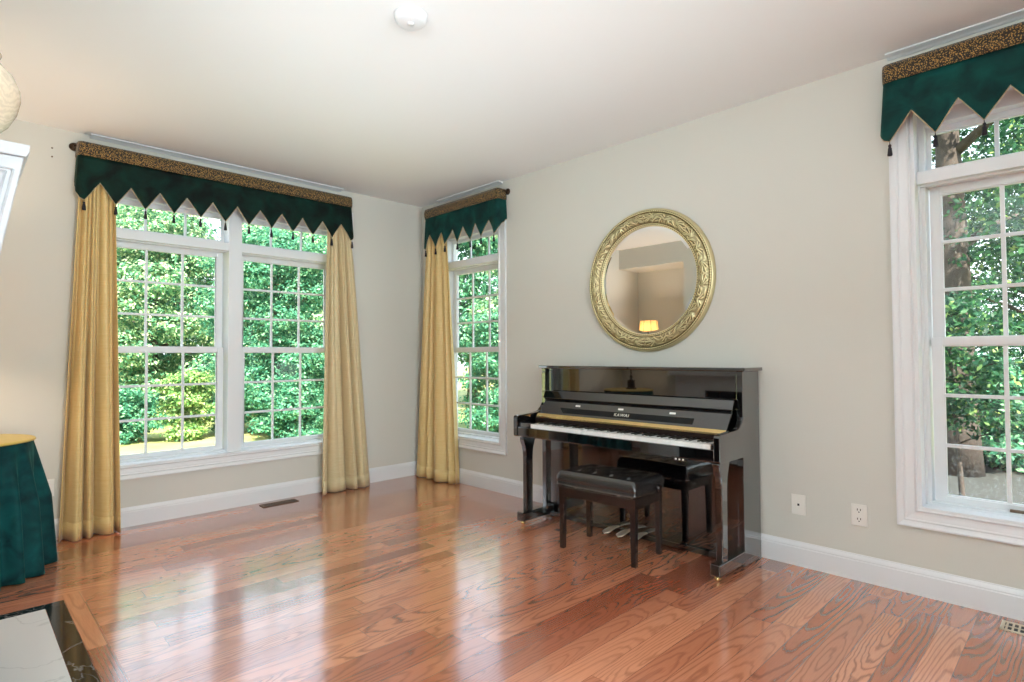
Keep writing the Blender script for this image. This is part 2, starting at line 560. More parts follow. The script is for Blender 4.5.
class MB:
    def __init__(self):
        self.v, self.f, self.sm = [], [], []

    def add(self, verts, faces, smooth=False):
        o = len(self.v)
        self.v += [tuple(p) for p in verts]
        self.f += [tuple(i + o for i in q) for q in faces]
        self.sm += [smooth] * len(faces)

    def box(self, x0, x1, y0, y1, z0, z1):
        self.add([(x0, y0, z0), (x1, y0, z0), (x1, y1, z0), (x0, y1, z0), (x0, y0, z1), (x1, y0, z1), (x1, y1, z1), (x0, y1, z1)],
                 [(0, 3, 2, 1), (4, 5, 6, 7), (0, 1, 5, 4), (1, 2, 6, 5), (2, 3, 7, 6), (3, 0, 4, 7)])

    def prism(self, poly, axis, a, b):
        """poly of 2-D points, extruded along axis from a to b; (y,z) for X, (x,z) for Y, (x,y) for Z"""
        n = len(poly)

        def P(p, t):
            return {'X': (t, p[0], p[1]), 'Y': (p[0], t, p[1]), 'Z': (p[0], p[1], t)}[axis]
        vs = [P(p, a) for p in poly] + [P(p, b) for p in poly]
        fs = [tuple(range(n - 1, -1, -1)), tuple(range(n, 2 * n))] + [(i, (i + 1) % n, n + (i + 1) % n, n + i) for i in range(n)]
        self.add(vs, fs)

    def frustum(self, c0, s0, c1, s1):
        vs = []
        for c, s in ((c0, s0), (c1, s1)):
            for dx, dy in ((-1, -1), (1, -1), (1, 1), (-1, 1)):
                vs.append((c[0] + dx * s[0], c[1] + dy * s[1], c[2]))
        self.add(vs, [(0, 3, 2, 1), (4, 5, 6, 7), (0, 1, 5, 4), (1, 2, 6, 5), (2, 3, 7, 6), (3, 0, 4, 7)])

    def tube(self, pts, r, seg=10, caps=True):
        pts = [Vector(p) for p in pts]
        n = len(pts)
        rs = r if isinstance(r, (list, tuple)) else [r] * n
        ref = None
        vs = []
        for i, p in enumerate(pts):
            d = (pts[min(i + 1, n - 1)] - pts[max(i - 1, 0)]).normalized()
            if ref is None:
                ref = d.orthogonal().normalized()
            ref = (ref - d * ref.dot(d))
            if ref.length < 1e-6:
                ref = d.orthogonal()
            ref.normalize()
            w = d.cross(ref)
            for k in range(seg):
                a = 2 * PI * k / seg
                vs.append(p + (ref * math.cos(a) + w * math.sin(a)) * rs[i])
        fs = []
        for i in range(n - 1):
            for k in range(seg):
                fs.append((i * seg + k, i * seg + (k + 1) % seg, (i + 1) * seg + (k + 1) % seg, (i + 1) * seg + k))
        if caps:
            fs.append(tuple(range(seg - 1, -1, -1)))
            fs.append(tuple((n - 1) * seg + k for k in range(seg)))
        self.add(vs, fs, True)

    def lathe(self, c, prof, seg=32, axis='Z', closed=False):
        """prof: list of (radius, height along axis)"""
        vs, fs = [], []
        for (r, h) in prof:
            for k in range(seg):
                a = 2 * PI * k / seg
                p = {'Z': (r * math.cos(a), r * math.sin(a), h), 'X': (h, r * math.cos(a), r * math.sin(a)),
                     'Y': (r * math.sin(a), h, r * math.cos(a))}[axis]
                vs.append((c[0] + p[0], c[1] + p[1], c[2] + p[2]))
        n = len(prof)
        for i in range(n - 1 if not closed else n):
            j = (i + 1) % n
            for k in range(seg):
                fs.append((i * seg + k, i * seg + (k + 1) % seg, j * seg + (k + 1) % seg, j * seg + k))
        if not closed:
            if prof[0][0] > 1e-6:
                fs.append(tuple(range(seg - 1, -1, -1)))
            if prof[-1][0] > 1e-6:
                fs.append(tuple((n - 1) * seg + k for k in range(seg)))
        self.add(vs, fs, True)

    def grid(self, pts, smooth=True, wrap=False):
        """pts[i][j]"""
        a, b = len(pts), len(pts[0])
        vs = [p for row in pts for p in row]
        fs = []
        for i in range(a - 1):
            for j in range(b if wrap else b - 1):
                fs.append((i * b + j, i * b + (j + 1) % b, (i + 1) * b + (j + 1) % b, (i + 1) * b + j))
        self.add(vs, fs, smooth)

    def build(self, name, mat, parent=None, bevel=0.0, thick=0.0, seg=2, angle=35):
        me = bpy.data.meshes.new(name)
        vs = self.v
        if parent is not None:
            inv = WM[parent.name].inverted()
            vs = [tuple(inv @ Vector(p)) for p in vs]
        me.from_pydata(vs, [], self.f)
        me.polygons.foreach_set('use_smooth', self.sm)
        bm = bmesh.new()
        bm.from_mesh(me)
        bmesh.ops.remove_doubles(bm, verts=bm.verts, dist=1e-6)
        bmesh.ops.recalc_face_normals(bm, faces=bm.faces)
        bm.to_mesh(me)
        bm.free()
        me.materials.append(mat)
        o = bpy.data.objects.new(name, me)
        COL.objects.link(o)
        WM[o.name] = WM[parent.name].copy() if parent is not None else Matrix()
        if parent is not None:
            o.parent = parent
        if thick:
            md = o.modifiers.new('thickness', 'SOLIDIFY')
            md.thickness = thick
            md.offset = 0
        if bevel:
            md = o.modifiers.new('edges', 'BEVEL')
            md.width = bevel
            md.segments = seg
            md.limit_method = 'ANGLE'
            md.angle_limit = math.radians(angle)
        return o


WM = {}


def thing(name, label, cat, loc=(0, 0, 0), rz=0.0, group=None):
    o = bpy.data.objects.new(name, None)
    COL.objects.link(o)
    o.empty_display_size = 0.1
    o.location = loc
    o.rotation_euler = (0, 0, rz)
    WM[o.name] = Matrix.Translation(loc) @ Matrix.Rotation(rz, 4, 'Z')
    o['label'] = label
    o['category'] = cat
    if group:
        o['group'] = group
    return o


def tag(o, label, cat, group=None, kind=None):
    o['label'] = label
    o['category'] = cat
    if group:
        o['group'] = group
    if kind:
        o['kind'] = kind
    return o


def structure(o, label, cat):
    o['kind'] = 'structure'
    o['label'] = label
    o['category'] = cat
    return o


def copy_part(src, parent, offset):
    c = src.copy()
    COL.objects.link(c)
    c.parent = parent
    c.location = src.location + Vector(offset)
    WM[c.name] = WM[src.name]
    return c


# ------------------------------------------------------------------ room shell
CEIL = 3.06
WT = 0.27
XF, YB, YR = 7.5, -4.5, -8.2   # wall behind the camera, back wall of the alcove, rear end of the room
CH0, CH1, CHY = 1.15, 3.55, -3.95   # chimney breast
OPEN_Z = (0.475, 2.74)
# openings: casing inner edges
W_LEFT = (-3.07, -0.99)       # along Y on wall x=0
W_MID = (0.29, 1.303)         # along X on wall y=0
W_RIGHT = (4.70, 5.713)


def wall_cells(mb, axis, t0, t1, u0, u1, holes):
    us = sorted({u0, u1, *[h[0] for h in holes], *[h[1] for h in holes]})
    zs = [-0.02, OPEN_Z[0], OPEN_Z[1], CEIL + 0.1]
    for i in range(len(us) - 1):
        for j in range(3):
            if j == 1 and any(h[0] <= us[i] and us[i + 1] <= h[1] for h in holes):
                continue
            if axis == 'Y':
                mb.box(us[i], us[i + 1], t0, t1, zs[j], zs[j + 1])
            else:
                mb.box(t0, t1, us[i], us[i + 1], zs[j], zs[j + 1])


mb = MB()
mb.box(-0.2, XF + 0.2, YR - 0.2, 0.2, -0.06, 0.0)
structure(mb.build('floor', M['floor']), 'glossy reddish oak strip floor', 'floor')
mb = MB()
mb.box(-WT, XF + 0.2, YR - 0.2, WT, CEIL, CEIL + 0.12)
structure(mb.build('ceiling', M['ceiling']), 'plain off-white ceiling', 'ceiling')
mb = MB()
wall_cells(mb, 'X', -WT, 0.0, YB - 0.2, WT, [W_LEFT])
structure(mb.build('wall_left', M['wall']), 'cream wall around the wide double window', 'wall')
mb = MB()
wall_cells(mb, 'Y', 0.0, WT, 0.0, XF + 0.2, [W_MID, W_RIGHT])
structure(mb.build('wall_right', M['wall']), 'cream wall behind the piano and round mirror', 'wall')
mb = MB()
mb.box(0, CH0, YB - 0.2, YB, -0.02, CEIL)
structure(mb.build('wall_back', M['wall']), 'cream alcove wall behind the draped table', 'wall')
mb = MB()
mb.box(CH1, XF + 0.2, YR - 0.2, YR, -0.02, CEIL)
structure(mb.build('wall_front', M['wall']), 'cream end wall far behind the camera', 'wall')
mb = MB()
mb.box(XF, XF + 0.2, YR, 0.0, -0.02, CEIL)
structure(mb.build('wall_rear', M['wall']), 'cream wall behind the camera', 'wall')
FB = (1.72, 2.98, 0.86)
mb = MB()
mb.box(CH0, FB[0], YR, CHY, -0.02, CEIL)
mb.box(FB[1], CH1, YR, CHY, -0.02, CEIL)
mb.box(FB[0], FB[1], YR, CHY, FB[2], CEIL)
structure(mb.build('wall_chimney', M['wall']), 'cream chimney breast beside the draped table', 'wall')

mb = MB()
mb.box(0, CH0, YB, CHY, 2.74, CEIL)
structure(mb.build('wall_soffit', M['wall']), 'cream soffit over the alcove', 'wall')

BASE_PROF = [(0, 0), (0.016, 0), (0.016, 0.112), (0.013, 0.118), (0.014, 0.124), (0.010, 0.134), (0.004, 0.146), (0.003, 0.152), (0, 0.152)]


def baseboard_x(mb, x, sgn, y0, y1):
    mb.prism([(x + sgn * p[0], p[1]) for p in BASE_PROF], 'Y', y0, y1)


def baseboard_y(mb, y, sgn, x0, x1):
    mb.prism([(y + sgn * p[0], p[1]) for p in BASE_PROF], 'X', x0, x1)


mb = MB()
baseboard_x(mb, 0, 1, YB, 0)
structure(mb.build('baseboard_left', M['trim']), 'white baseboard under the wide window', 'baseboard')
mb = MB()
baseboard_y(mb, 0, -1, 0, XF)
structure(mb.build('baseboard_right', M['trim']), 'white baseboard behind the piano', 'baseboard')
mb = MB()
baseboard_y(mb, YB, 1, 0, CH0)
structure(mb.build('baseboard_back', M['trim']), 'white baseboard of the alcove', 'baseboard')

# thin raised white strips at the ceiling over each window
for i, (ax, a, b, lab) in enumerate([('X', -3.12, -1.02, 'white strip at the ceiling over the wide window'),
                                     ('Y', 0.36, 1.36, 'white strip at the ceiling over the narrow corner window'),
                                     ('Y', 4.60, 5.80, 'white strip at the ceiling over the right-hand window')]):
    mb = MB()
    prof = [(0, CEIL), (0, CEIL - 0.022), (0.012, CEIL - 0.021), (0.024, CEIL - 0.014), (0.050, CEIL - 0.010), (0.062, CEIL - 0.008), (0.062, CEIL)]
    if ax == 'X':
        mb.prism(prof, 'Y', a, b)
    else:
        mb.prism([(-p[0], p[1]) for p in prof], 'X', a, b)
    structure(mb.build('trim_%d' % (i + 1), M['trim']), lab, 'trim')

# ------------------------------------------------------------------ windows
CASE_PROF = [(0, 0), (0, 0.013), (0.006, 0.017), (0.013, 0.013), (0.016, 0.009), (0.030, 0.009), (0.055, 0.012), (0.062, 0.017), (0.070, 0.014), (0.080, 0.018), (0.092, 0.025), (0.100, 0.025), (0.100, 0)]


class WinMB(MB):
    """wall-plane coordinates (u along the wall, d into the wall, z)"""

    def __init__(self, wall):
        super().__init__()
        self.wall = wall

    def P(self, u, d, z):
        return (u, d, z) if self.wall == 'Y' else (-d, u, z)

    def wb(self, u0, u1, d0, d1, z0, z1):
        if self.wall == 'Y':
            self.box(u0, u1, d0, d1, z0, z1)
        else:
            self.box(-d1, -d0, u0, u1, z0, z1)

    def sweep(self, u0, u1, z0, z1, prof):
        """mitred rectangular frame; prof of (outward offset, stand-off from the wall)"""
        rows = []
        for (o, p) in prof:
            rows.append([self.P(u0 - o, -p, z0 - o), self.P(u1 + o, -p, z0 - o), self.P(u1 + o, -p, z1 + o), self.P(u0 - o, -p, z1 + o)])
        rows.append(rows[0])
        self.grid(rows, smooth=False, wrap=True)

    def ring(self, u0, u1, z0, z1, w, d0, d1):
        ws = w if isinstance(w, tuple) else (w, w, w, w)      # left, right, bottom, top
        self.wb(u0, u0 + ws[0], d0, d1, z0, z1)
        self.wb(u1 - ws[1], u1, d0, d1, z0, z1)
        self.wb(u0 + ws[0], u1 - ws[1], d0, d1, z0, z0 + ws[2])
        self.wb(u0 + ws[0], u1 - ws[1], d0, d1, z1 - ws[3], z1)


def sash(root, wall, g0, g1, z0, z1, d, cols, rows, name, stile, glass, bar=0.020, label=None):
    """g0..g1, z0..z1 is the daylight opening; stile=(side, bottom, top)"""
    mb = WinMB(wall)
    mb.ring(g0 - stile[0], g1 + stile[0], z0 - stile[1], z1 + stile[2], (stile[0], stile[0], stile[1], stile[2]), d - 0.02, d + 0.018)
    mb.ring(g0 - 0.004, g1 + 0.004, z0 - 0.004, z1 + 0.004, 0.010, d - 0.012, d + 0.012)
    s = mb.build(name, M['trim'], root, bevel=0.003)
    mb = WinMB(wall)
    for i in range(1, cols):
        u = g0 + (g1 - g0) * i / cols
        mb.wb(u - bar / 2, u + bar / 2, d - 0.011, d + 0.006, z0 - 0.002, z1 + 0.002)
    for j in range(1, rows):
        z = z0 + (z1 - z0) * j / rows
        mb.wb(g0 - 0.002, g1 + 0.002, d - 0.0112, d + 0.0062, z - bar / 2, z + bar / 2)
    mb.build('glazing_bars', M['trim'], s, bevel=0.003)
    mb = WinMB(wall)
    mb.wb(g0 - 0.01, g1 + 0.01, d + 0.007, d + 0.010, z0 - 0.01, z1 + 0.01)
    mb.build('glass_pane', glass, s)
    return s


Z_TR0, Z_TR1 = 2.405, 2.612
Z_UP0, Z_UP1 = 1.430, 2.255
Z_LO0, Z_LO1 = 0.540, 1.385


def window(name, wall, op, lights, label, glass):
    root = bpy.data.objects.new(name, None)
    COL.objects.link(root)
    cx = (op[0] + op[1]) / 2
    loc = (cx, 0, OPEN_Z[0]) if wall == 'Y' else (0, cx, OPEN_Z[0])
    root.location = loc
    WM[root.name] = Matrix.Translation(loc)
    structure(root, label, 'window')
    z0, z1 = OPEN_Z
    mb = WinMB(wall)
    mb.sweep(op[0], op[1], z0, z1, CASE_PROF)
    mb.build('casing', M['trim'], root)
    mb = WinMB(wall)
    mb.ring(op[0] - 0.001, op[1] + 0.001, z0 - 0.001, z1 + 0.001, (0.018, 0.018, 0.012, 0.018), -0.006, 0.262)
    mb.build('jamb', M['trim'], root, bevel=0.002)
    mb = WinMB(wall)
    # frame round the sashes, transom bar and mullion
    mb.ring(op[0] + 0.016, op[1] - 0.016, z0 + 0.01, z1 - 0.016, (0.030, 0.030, 0.022, 0.08), 0.10, 0.255)
    mb.wb(op[0] + 0.016, op[1] - 0.016, 0.045, 0.25, 2.300, 2.372)
    for i in range(len(lights) - 1):
        mb.wb(lights[i][1] + 0.058, lights[i + 1][0] - 0.058, 0.041, 0.25, z0 + 0.01, z1 - 0.016)
    # stop beads
    mb.ring(op[0] + 0.014, op[1] - 0.014, z0 + 0.008, 2.302, (0.014, 0.014, 0.012, 0.012), 0.085, 0.105)
    mb.build('window_frame', M['trim'], root, bevel=0.003)
    mb = WinMB(wall)
    mb.wb(op[0] + 0.01, op[1] - 0.01, -0.012, 0.15, z0 - 0.002, z0 + 0.016)
    mb.build('sill', M['trim'], root, bevel=0.004)
    for (a, b) in lights:
        sash(root, wall, a, b, Z_LO0, Z_LO1, 0.165, 3, 3, 'lower_sash', (0.050, 0.050, 0.045), glass)
        sash(root, wall, a, b, Z_UP0, Z_UP1, 0.207, 3, 3, 'upper_sash', (0.050, 0.045, 0.047), glass)
        sash(root, wall, a - 0.042, b + 0.042, Z_TR0, Z_TR1, 0.19, 3, 1, 'transom_sash', (0.022, 0.034, 0.05), glass)
    return root


win1 = window('window_1', 'X', W_LEFT, [(-2.965, -2.145), (-1.915, -1.095)], 'wide double window of two six-over-six style sashes with transoms', M['glass'])
win1['label'] = 'wide white double window with two gridded sash pairs and transoms'
win2 = window('window_2', 'Y', W_MID, [(0.393, 1.200)], 'narrow white gridded window with transom beside the room corner', M['glass'])
win3 = window('window_3', 'Y', W_RIGHT, [(4.803, 5.610)], 'white gridded window with transom at the right edge', M['dirty_glass'])
mb = MB()
mb.box(5.075, 5.21, 0.105, 0.125, 0.508, 0.522)
mb.build('sash_lift', M['register'], win3, bevel=0.003)

# ------------------------------------------------------------------ valances


def valance(name, wall, u0, u1, npts, label, vmat, cap0, cap1, tassel_idx=None):
    """front from u0 to u1, side returns at both ends"""
    D = 0.12
    ZT, ZB_V, ZB_P = 2.965, 2.522, 2.672
    cx = (u0 + u1) / 2

    def P(u, d, z):
        return (u, -d, z) if wall == 'Y' else (d, u, z)
    root = thing(name, label, 'valance', P(cx, 0.0, 2.5), 0, 'green velvet valances')
    pitch = (u1 - u0) / (npts - 1)
    # arc length path: return, rounded corner, front, corner, return
    R = 0.032
    path = []

    def addpt(u, d):
        path.append((u, d))
    nfront = (npts - 1) * 16
    ua, ub = u0 - R, u1 + R     # outer faces of the returns

    pts = []
    for k in range(7):
        pts.append((ua, 0.012 + (D - R - 0.012) * k / 6))
    for k in range(1, 7):
        a = PI / 2 * k / 6
        pts.append((ua + R - R * math.cos(a), D - R + R * math.sin(a)))
    x0, x1 = ua + R, ub - R
    for k in range(1, nfront):
        pts.append((x0 + (x1 - x0) * k / nfront, D))
    for k in range(0, 7):
        a = PI / 2 * k / 6
        pts.append((ub - R + R * math.sin(a), D - R + R * math.cos(a)))
    for k in range(1, 7):
        pts.append((ub, D - R - (D - R - 0.012) * k / 6))

    def zb(u, d, i):
        if d >= D - 1e-6 and u0 <= u <= u1:
            ph = ((u - u0) / pitch) % 1.0
            return ZB_V + (ZB_P - ZB_V) * (1 - abs(2 * ph - 1))
        # wrapped ends: rising from the corner tip towards the wall
        s = math.hypot(max(u0 - u, u - u1, 0), D - d)
        return min(ZB_V + (ZB_P - ZB_V) * s / (pitch * 0.5), ZB_P)

    def flare(u, d, t):
        # t = 0 at the top, 1 at the bottom
        w = 0.010 * math.sin(u * 23.0) * t + 0.006 * math.sin(u * 41 + 1) * t
        dd = d + (0.018 * t + w) if d > D * 0.5 else d
        side = 0.020 * t
        uu = u + (-side if u < u0 else (side if u > u1 else 0))
        return uu, dd
    # make sure every tip and notch is a sample
    mbv, mbb, mbp = MB(), MB(), MB()
    rows_v, rows_b, edge = [], [], []
    ext = []
    for (u, d) in pts:
        ext.append((u, d))
    for k in range(npts * 2 - 1):
        u = u0 + pitch * 0.5 * k
        ext.append((u, D))
    front = sorted({round(u, 5) for (u, d) in ext if d >= D - 1e-6})
    seq = [p for p in pts if p[1] < D - 1e-6 and p[0] < cx] + [(u, D) for u in front] + [p for p in pts if p[1] < D - 1e-6 and p[0] > cx]
    ZBAND = 2.868
    for i, (u, d) in enumerate(seq):
        zl = zb(u, d, i)
        col = []
        for k in range(9):
            t = k / 8
            z = ZBAND + (zl - ZBAND) * t
            uu, dd = flare(u, d, (ZBAND - z) / (ZBAND - ZB_V))
            col.append(P(uu, dd, z))
        rows_v.append(col)
        edge.append(col[-1])
        cb = []
        for k in range(5):
            t = k / 4
            z = ZT + (ZBAND - 0.004 - ZT) * t
            bul = 0.012 * math.sin(PI * t)
            if d > D * 0.5:
                cb.append(P(u, d + 0.004 + bul, z))
            else:
                cb.append(P(u + (-0.003 if u < cx else 0.003), d, z))
        rows_b.append(cb)
    mbv.grid(rows_v)
    mbv.build('velvet_panel', vmat, root, thick=0.006)
    mbb.grid(rows_b)
    mbb.build('spotted_band', M['leopard'], root, thick=0.010)
    mbp.tube(edge, 0.0035, 6)
    mbp.build('piping', M['piping'], root)
    # top board hidden behind the band carries the cloth
    mbt = MB()
    if wall == 'Y':
        mbt.box(ua + 0.012, ub - 0.012, -(D - 0.008), -0.001, ZT - 0.03, ZT - 0.012)
    else:
        mbt.box(0.001, D - 0.008, ua + 0.012, ub - 0.012, ZT - 0.03, ZT - 0.012)
    mbt.build('mounting_board', M['satin_black'], root)
    # tassels hang from the tips
    first = None
    for k in range(npts):
        u = u0 + pitch * k
        uu, dd = flare(u, D, 1.0)
        p = P(uu, dd, ZB_V)
        if first is None:
            mt = MB()
            mt.tube([(p[0], p[1], p[2] + 0.002), (p[0], p[1], p[2] - 0.018)], 0.0022, 6)
            mt.lathe(p, [(0.0, -0.014), (0.006, -0.016), (0.0085, -0.024), (0.006, -0.032), (0.009, -0.036), (0.0125, -0.070), (0.012, -0.078), (0.0, -0.078)], 12)
            first = mt.build('tassel', M['tassel'], root)
            p0 = Vector(p)
        else:
            copy_part(first, root, Vector(p) - p0)
    # wall bracket ends of the hidden rod
    for u, on in ((ua, cap0), (ub, cap1)):
        if not on:
            continue
        s = -1 if u == ua else 1
        mr = MB()
        c = P(u + s * 0.016, 0.0, 2.945)
        if wall == 'Y':
            mr.lathe(c, [(0.0, -0.022), (0.012, -0.021), (0.030, -0.012), (0.032, 0.0)], 20, 'Y')
            mr.tube([(c[0], -0.012, c[2]), (c[0], -0.05, c[2]), (u - s * 0.02, -0.06, c[2])], 0.008, 8)
        else:
            mr.lathe(c, [(0.0, 0.022), (0.012, 0.021), (0.030, 0.012), (0.032, 0.0)], 20, 'X')
            mr.tube([(0.012, c[1], c[2]), (0.05, c[1], c[2]), (0.06, u - s * 0.02, c[2])], 0.008, 8)
        mr.build('wall_bracket', M['bronze'], root)
    return root


valance('window_valance', 'X', -3.168, -0.985, 12, 'long green velvet valance with twelve points over the wide double window', M['velvet_shaded'], True, False)
valance('window_valance', 'Y', 0.245, 1.380, 7, 'short green velvet valance over the narrow corner window', M['velvet'], False, True)
valance('window_valance', 'Y', 4.630, 5.650, 6, 'green velvet valance with gold spotted band over the right-hand window', M['velvet'], False, False)

# ------------------------------------------------------------------ curtains


def curtain(label, wall, top, bot, nf, mat, seed, depth=(0.045, 0.075), off=0.085, pinch=None):
    rnd = random.Random(seed)
    ph = [rnd.uniform(0, 6.28) for _ in range(6)]
    cu = (bot[0] + bot[1]) / 2

    def P(u, d, z):
        return (u, -d, z) if wall == 'Y' else (d, u, z)
    root = thing('curtain_panel', label, 'curtain', P(cu, off, 0), 0, 'gold silk curtain panels')
    mb = MB()
    NU, NZ = 200, 44
    rows = []
    for j in range(NZ + 1):
        t = j / NZ
        z = 2.80 + (0.006 - 2.80) * t
        e = t ** 0.9
        ul = top[0] + (bot[0] - top[0]) * e
        ur = top[1] + (bot[1] - top[1]) * e
        row = []
        for i in range(NU + 1):
            s = i / NU
            amp = depth[0] + (depth[1] - depth[0]) * t
            sw = s + 0.035 * math.sin(2.2 * t + ph[0]) * math.sin(PI * s) + 0.030 * math.sin(2 * PI * s * 1.5 + ph[1]) + 0.012 * math.sin(2 * PI * s * 3.3 + ph[5])
            # rounded ridges with sharp creases; tight gathers at the top loosen into broad folds
            low = 2 * abs(math.sin(PI * nf * sw + ph[2])) ** 0.62 - 1.25
            high = 2 * abs(math.sin(PI * nf * 2.0 * sw + ph[3])) ** 0.7 - 1.2
            k = min(1.0, t * 1.7)
            w = low * (0.35 + 0.65 * k) + high * (0.62 - 0.50 * k)
            w2 = 0.30 * math.sin(2 * PI * nf * 0.4 * sw + ph[4] + 1.1 * t)
            d = off + 0.02 * t + amp * 0.5 * (w + w2)
            u = ul + (ur - ul) * s + 0.010 * math.cos(PI * nf * sw + ph[2]) * (0.4 + t)
            zz = z
            row.append(P(u, max(d, 0.026 if z > 0.2 else 0.026), max(zz, 0.006)))
        rows.append(row)
    mb.grid(rows)
    mb.build('drape', mat, root, thick=0.004)
    # stitched hem along the bottom
    mh = MB()
    hr = []
    for j in (NZ - 2, NZ - 1, NZ):
        hr.append([(p[0] + (0.004 if wall == 'X' else 0), p[1] - (0.004 if wall == 'Y' else 0), p[2]) for p in rows[j]])
    mh.grid(hr)
    mh.build('hem', mat, root, thick=0.003)
    return root


curtain('gold silk curtain left of the wide window, next to the green draped table', 'X', (-3.18, -2.975), (-3.275, -2.925), 3.6, M['silk'], 3, (0.060, 0.150), 0.085)
curtain('gold silk curtain right of the wide window, its backlight painted in as a paler tone', 'X', (-1.215, -0.985), (-1.300, -0.740), 3.6, M['silk_backlit'], 8, (0.060, 0.145), 0.085)
curtain('gold silk curtain hanging left of the narrow corner window', 'Y', (0.245, 0.55), (0.09, 0.76), 3.8, M['silk'], 14, (0.055, 0.125), 0.080)

# ------------------------------------------------------------------ piano
PX0, PX1 = 2.127, 3.842
pi_ = thing('upright_piano', 'black lacquered upright piano with open keyboard under the round mirror', 'piano', ((PX0 + PX1) / 2, -0.16, 0))
for a, b in ((PX0, PX0 + 0.04), (PX1 - 0.04, PX1)):
    mb = MB()
    mb.box(a, b, -0.290, -0.035, 0.006, 1.232)
    mb.build('case_side', M['black'], pi_, bevel=0.003)
mb = MB()
mb.box(PX0 + 0.04, PX1 - 0.04, -0.055, -0.037, 0.02, 1.232)
mb.build('case_back', M['satin_black'], pi_)
mb = MB()
mb.box(PX0 - 0.025, PX1 + 0.022, -0.305, -0.022, 1.232, 1.256)
mb.build('top_lid', M['black'], pi_, bevel=0.005)
mb = MB()
mb.box(PX0 + 0.04, PX1 - 0.04, -0.262, -0.24, 0.985, 1.231)
mb.build('upper_panel', M['black'], pi_)
mb = MB()
mb.box(PX0 + 0.04, PX1 - 0.04, -0.256, -0.236, 0.045, 0.69)
mb.build('lower_panel', M['black'], pi_)
mb = MB()
mb.box(PX0 + 0.04, PX1 - 0.04, -0.275, -0.05, 0.008, 0.045)
mb.build('bottom_board', M['black'], pi_, bevel=0.003)
mb = MB()
mb.box(PX0 + 0.035, PX1 - 0.035, -0.600, -0.24, 0.692, 0.748)
mb.build('key_bed', M['black'], pi_, bevel=0.003)
mb = MB()
mb.box(PX0 + 0.035, PX1 - 0.035, -0.618, -0.602, 0.700, 0.772)
mb.build('key_slip', M['black'], pi_, bevel=0.004)
# fallboard, leaning back, and its folded top flap
xa, xb = 2.205, 3.79
mb = MB()
mb.prism([(-0.410, 0.868), (-0.325, 0.982), (-0.308, 0.972), (-0.390, 0.860)], 'X', xa, xb)
fall = mb.build('fallboard', M['black'], pi_, bevel=0.003)
mb = MB()
mb.prism([(-0.352, 0.990), (-0.322, 1.050), (-0.304, 1.048), (-0.330, 0.984)], 'X', xa - 0.012, xb + 0.012)
mb.build('fallboard_flap', M['black'], pi_, bevel=0.004)
fd = Vector((0, 0.085, 0.114)).normalized()
fn = Vector((0, -0.114, 0.085)).normalized()


def on_fall(x, s, lift=0.0):
    return Vector((x, -0.410, 0.868)) + fd * s + fn * lift


def fall_quad(mb, x0, x1, s0, s1, h, skew0=0.0, skew1=0.0):
    vs = []
    for l_ in (-0.001, h):
        vs += [on_fall(x0 + skew0, s0, l_), on_fall(x1 - skew1, s0, l_), on_fall(x1, s1, l_), on_fall(x0, s1, l_)]
    mb.add(vs, [(0, 3, 2, 1), (4, 5, 6, 7), (0, 1, 5, 4), (1, 2, 6, 5), (2, 3, 7, 6), (3, 0, 4, 7)])


mb = MB()
fall_quad(mb, 2.40, 3.555, 0.020, 0.066, 0.002, 0.05, 0.0)
mb.build('dark_strip', M['satin_black'], fall)  # matte dark strip across the fallboard, under the lettering
cu = bpy.data.curves.new('maker_lettering', 'FONT')
cu.body = 'KAWAI'
cu.size = 0.034
cu.extrude = 0.0012
cu.align_x = 'CENTER'
cu.align_y = 'CENTER'
cu.space_character = 1.25
cu.materials.append(M['white_paint'])
tmp = bpy.data.objects.new('lettering_curve', cu)
COL.objects.link(tmp)
dg = bpy.context.evaluated_depsgraph_get()
lme = bpy.data.meshes.new_from_object(tmp.evaluated_get(dg))
bpy.data.objects.remove(tmp)
lt = bpy.data.objects.new('maker_lettering', lme)
COL.objects.link(lt)
lt.parent = fall
rotm = Matrix((Vector((1, 0, 0)), fd, fn)).transposed().to_4x4()
pos = on_fall(2.995, 0.042, 0.0035)
rotm.translation = WM[pi_.name].inverted() @ pos
lt.matrix_local = rotm
for i, bx in enumerate((2.57, 2.97, 3.39)):
    mb = MB()
    fall_quad(mb, bx - 0.022, bx + 0.022, 0.084, 0.098, 0.006)
    o = mb.build('rubber_bumper', M['ivory'], fall, bevel=0.002)
    o['label'] = 'small white rubber bumper'
mb = MB()
mb.prism([(-0.432, 0.836), (-0.432, 0.850), (-0.412, 0.870), (-0.396, 0.866), (-0.396, 0.836)], 'X', xa - 0.01, xb)
o = mb.build('hinge_rail', M['brass'], pi_, bevel=0.002)
o['label'] = 'long brass hinge rail'
mb = MB()
mb.box(xa - 0.01, xb, -0.440, -0.396, 0.748, 0.836)
mb.build('key_felt', M['felt'], pi_)
# keys
K0, K1 = 2.288, 3.778
kp = (K1 - K0) / 52
mb = MB()
mb.box(K0 + 0.0007, K0 + kp - 0.0007, -0.600, -0.441, 0.752, 0.799)
wk = mb.build('white_key', M['ivory'], pi_, bevel=0.0015)
for i in range(1, 52):
    copy_part(wk, pi_, (kp * i, 0, 0))
mb = MB()
bx = K0 + kp
mb.add([(bx - 0.0075, -0.535, 0.798), (bx + 0.0075, -0.535, 0.798), (bx + 0.0075, -0.441, 0.798), (bx - 0.0075, -0.441, 0.798),
        (bx - 0.006, -0.528, 0.807), (bx + 0.006, -0.528, 0.807), (bx + 0.006, -0.441, 0.807), (bx - 0.006, -0.441, 0.807)],
       [(0, 3, 2, 1), (4, 5, 6, 7), (0, 1, 5, 4), (1, 2, 6, 5), (2, 3, 7, 6), (3, 0, 4, 7)])
bk = mb.build('black_key', M['ebony'], pi_, bevel=0.001)
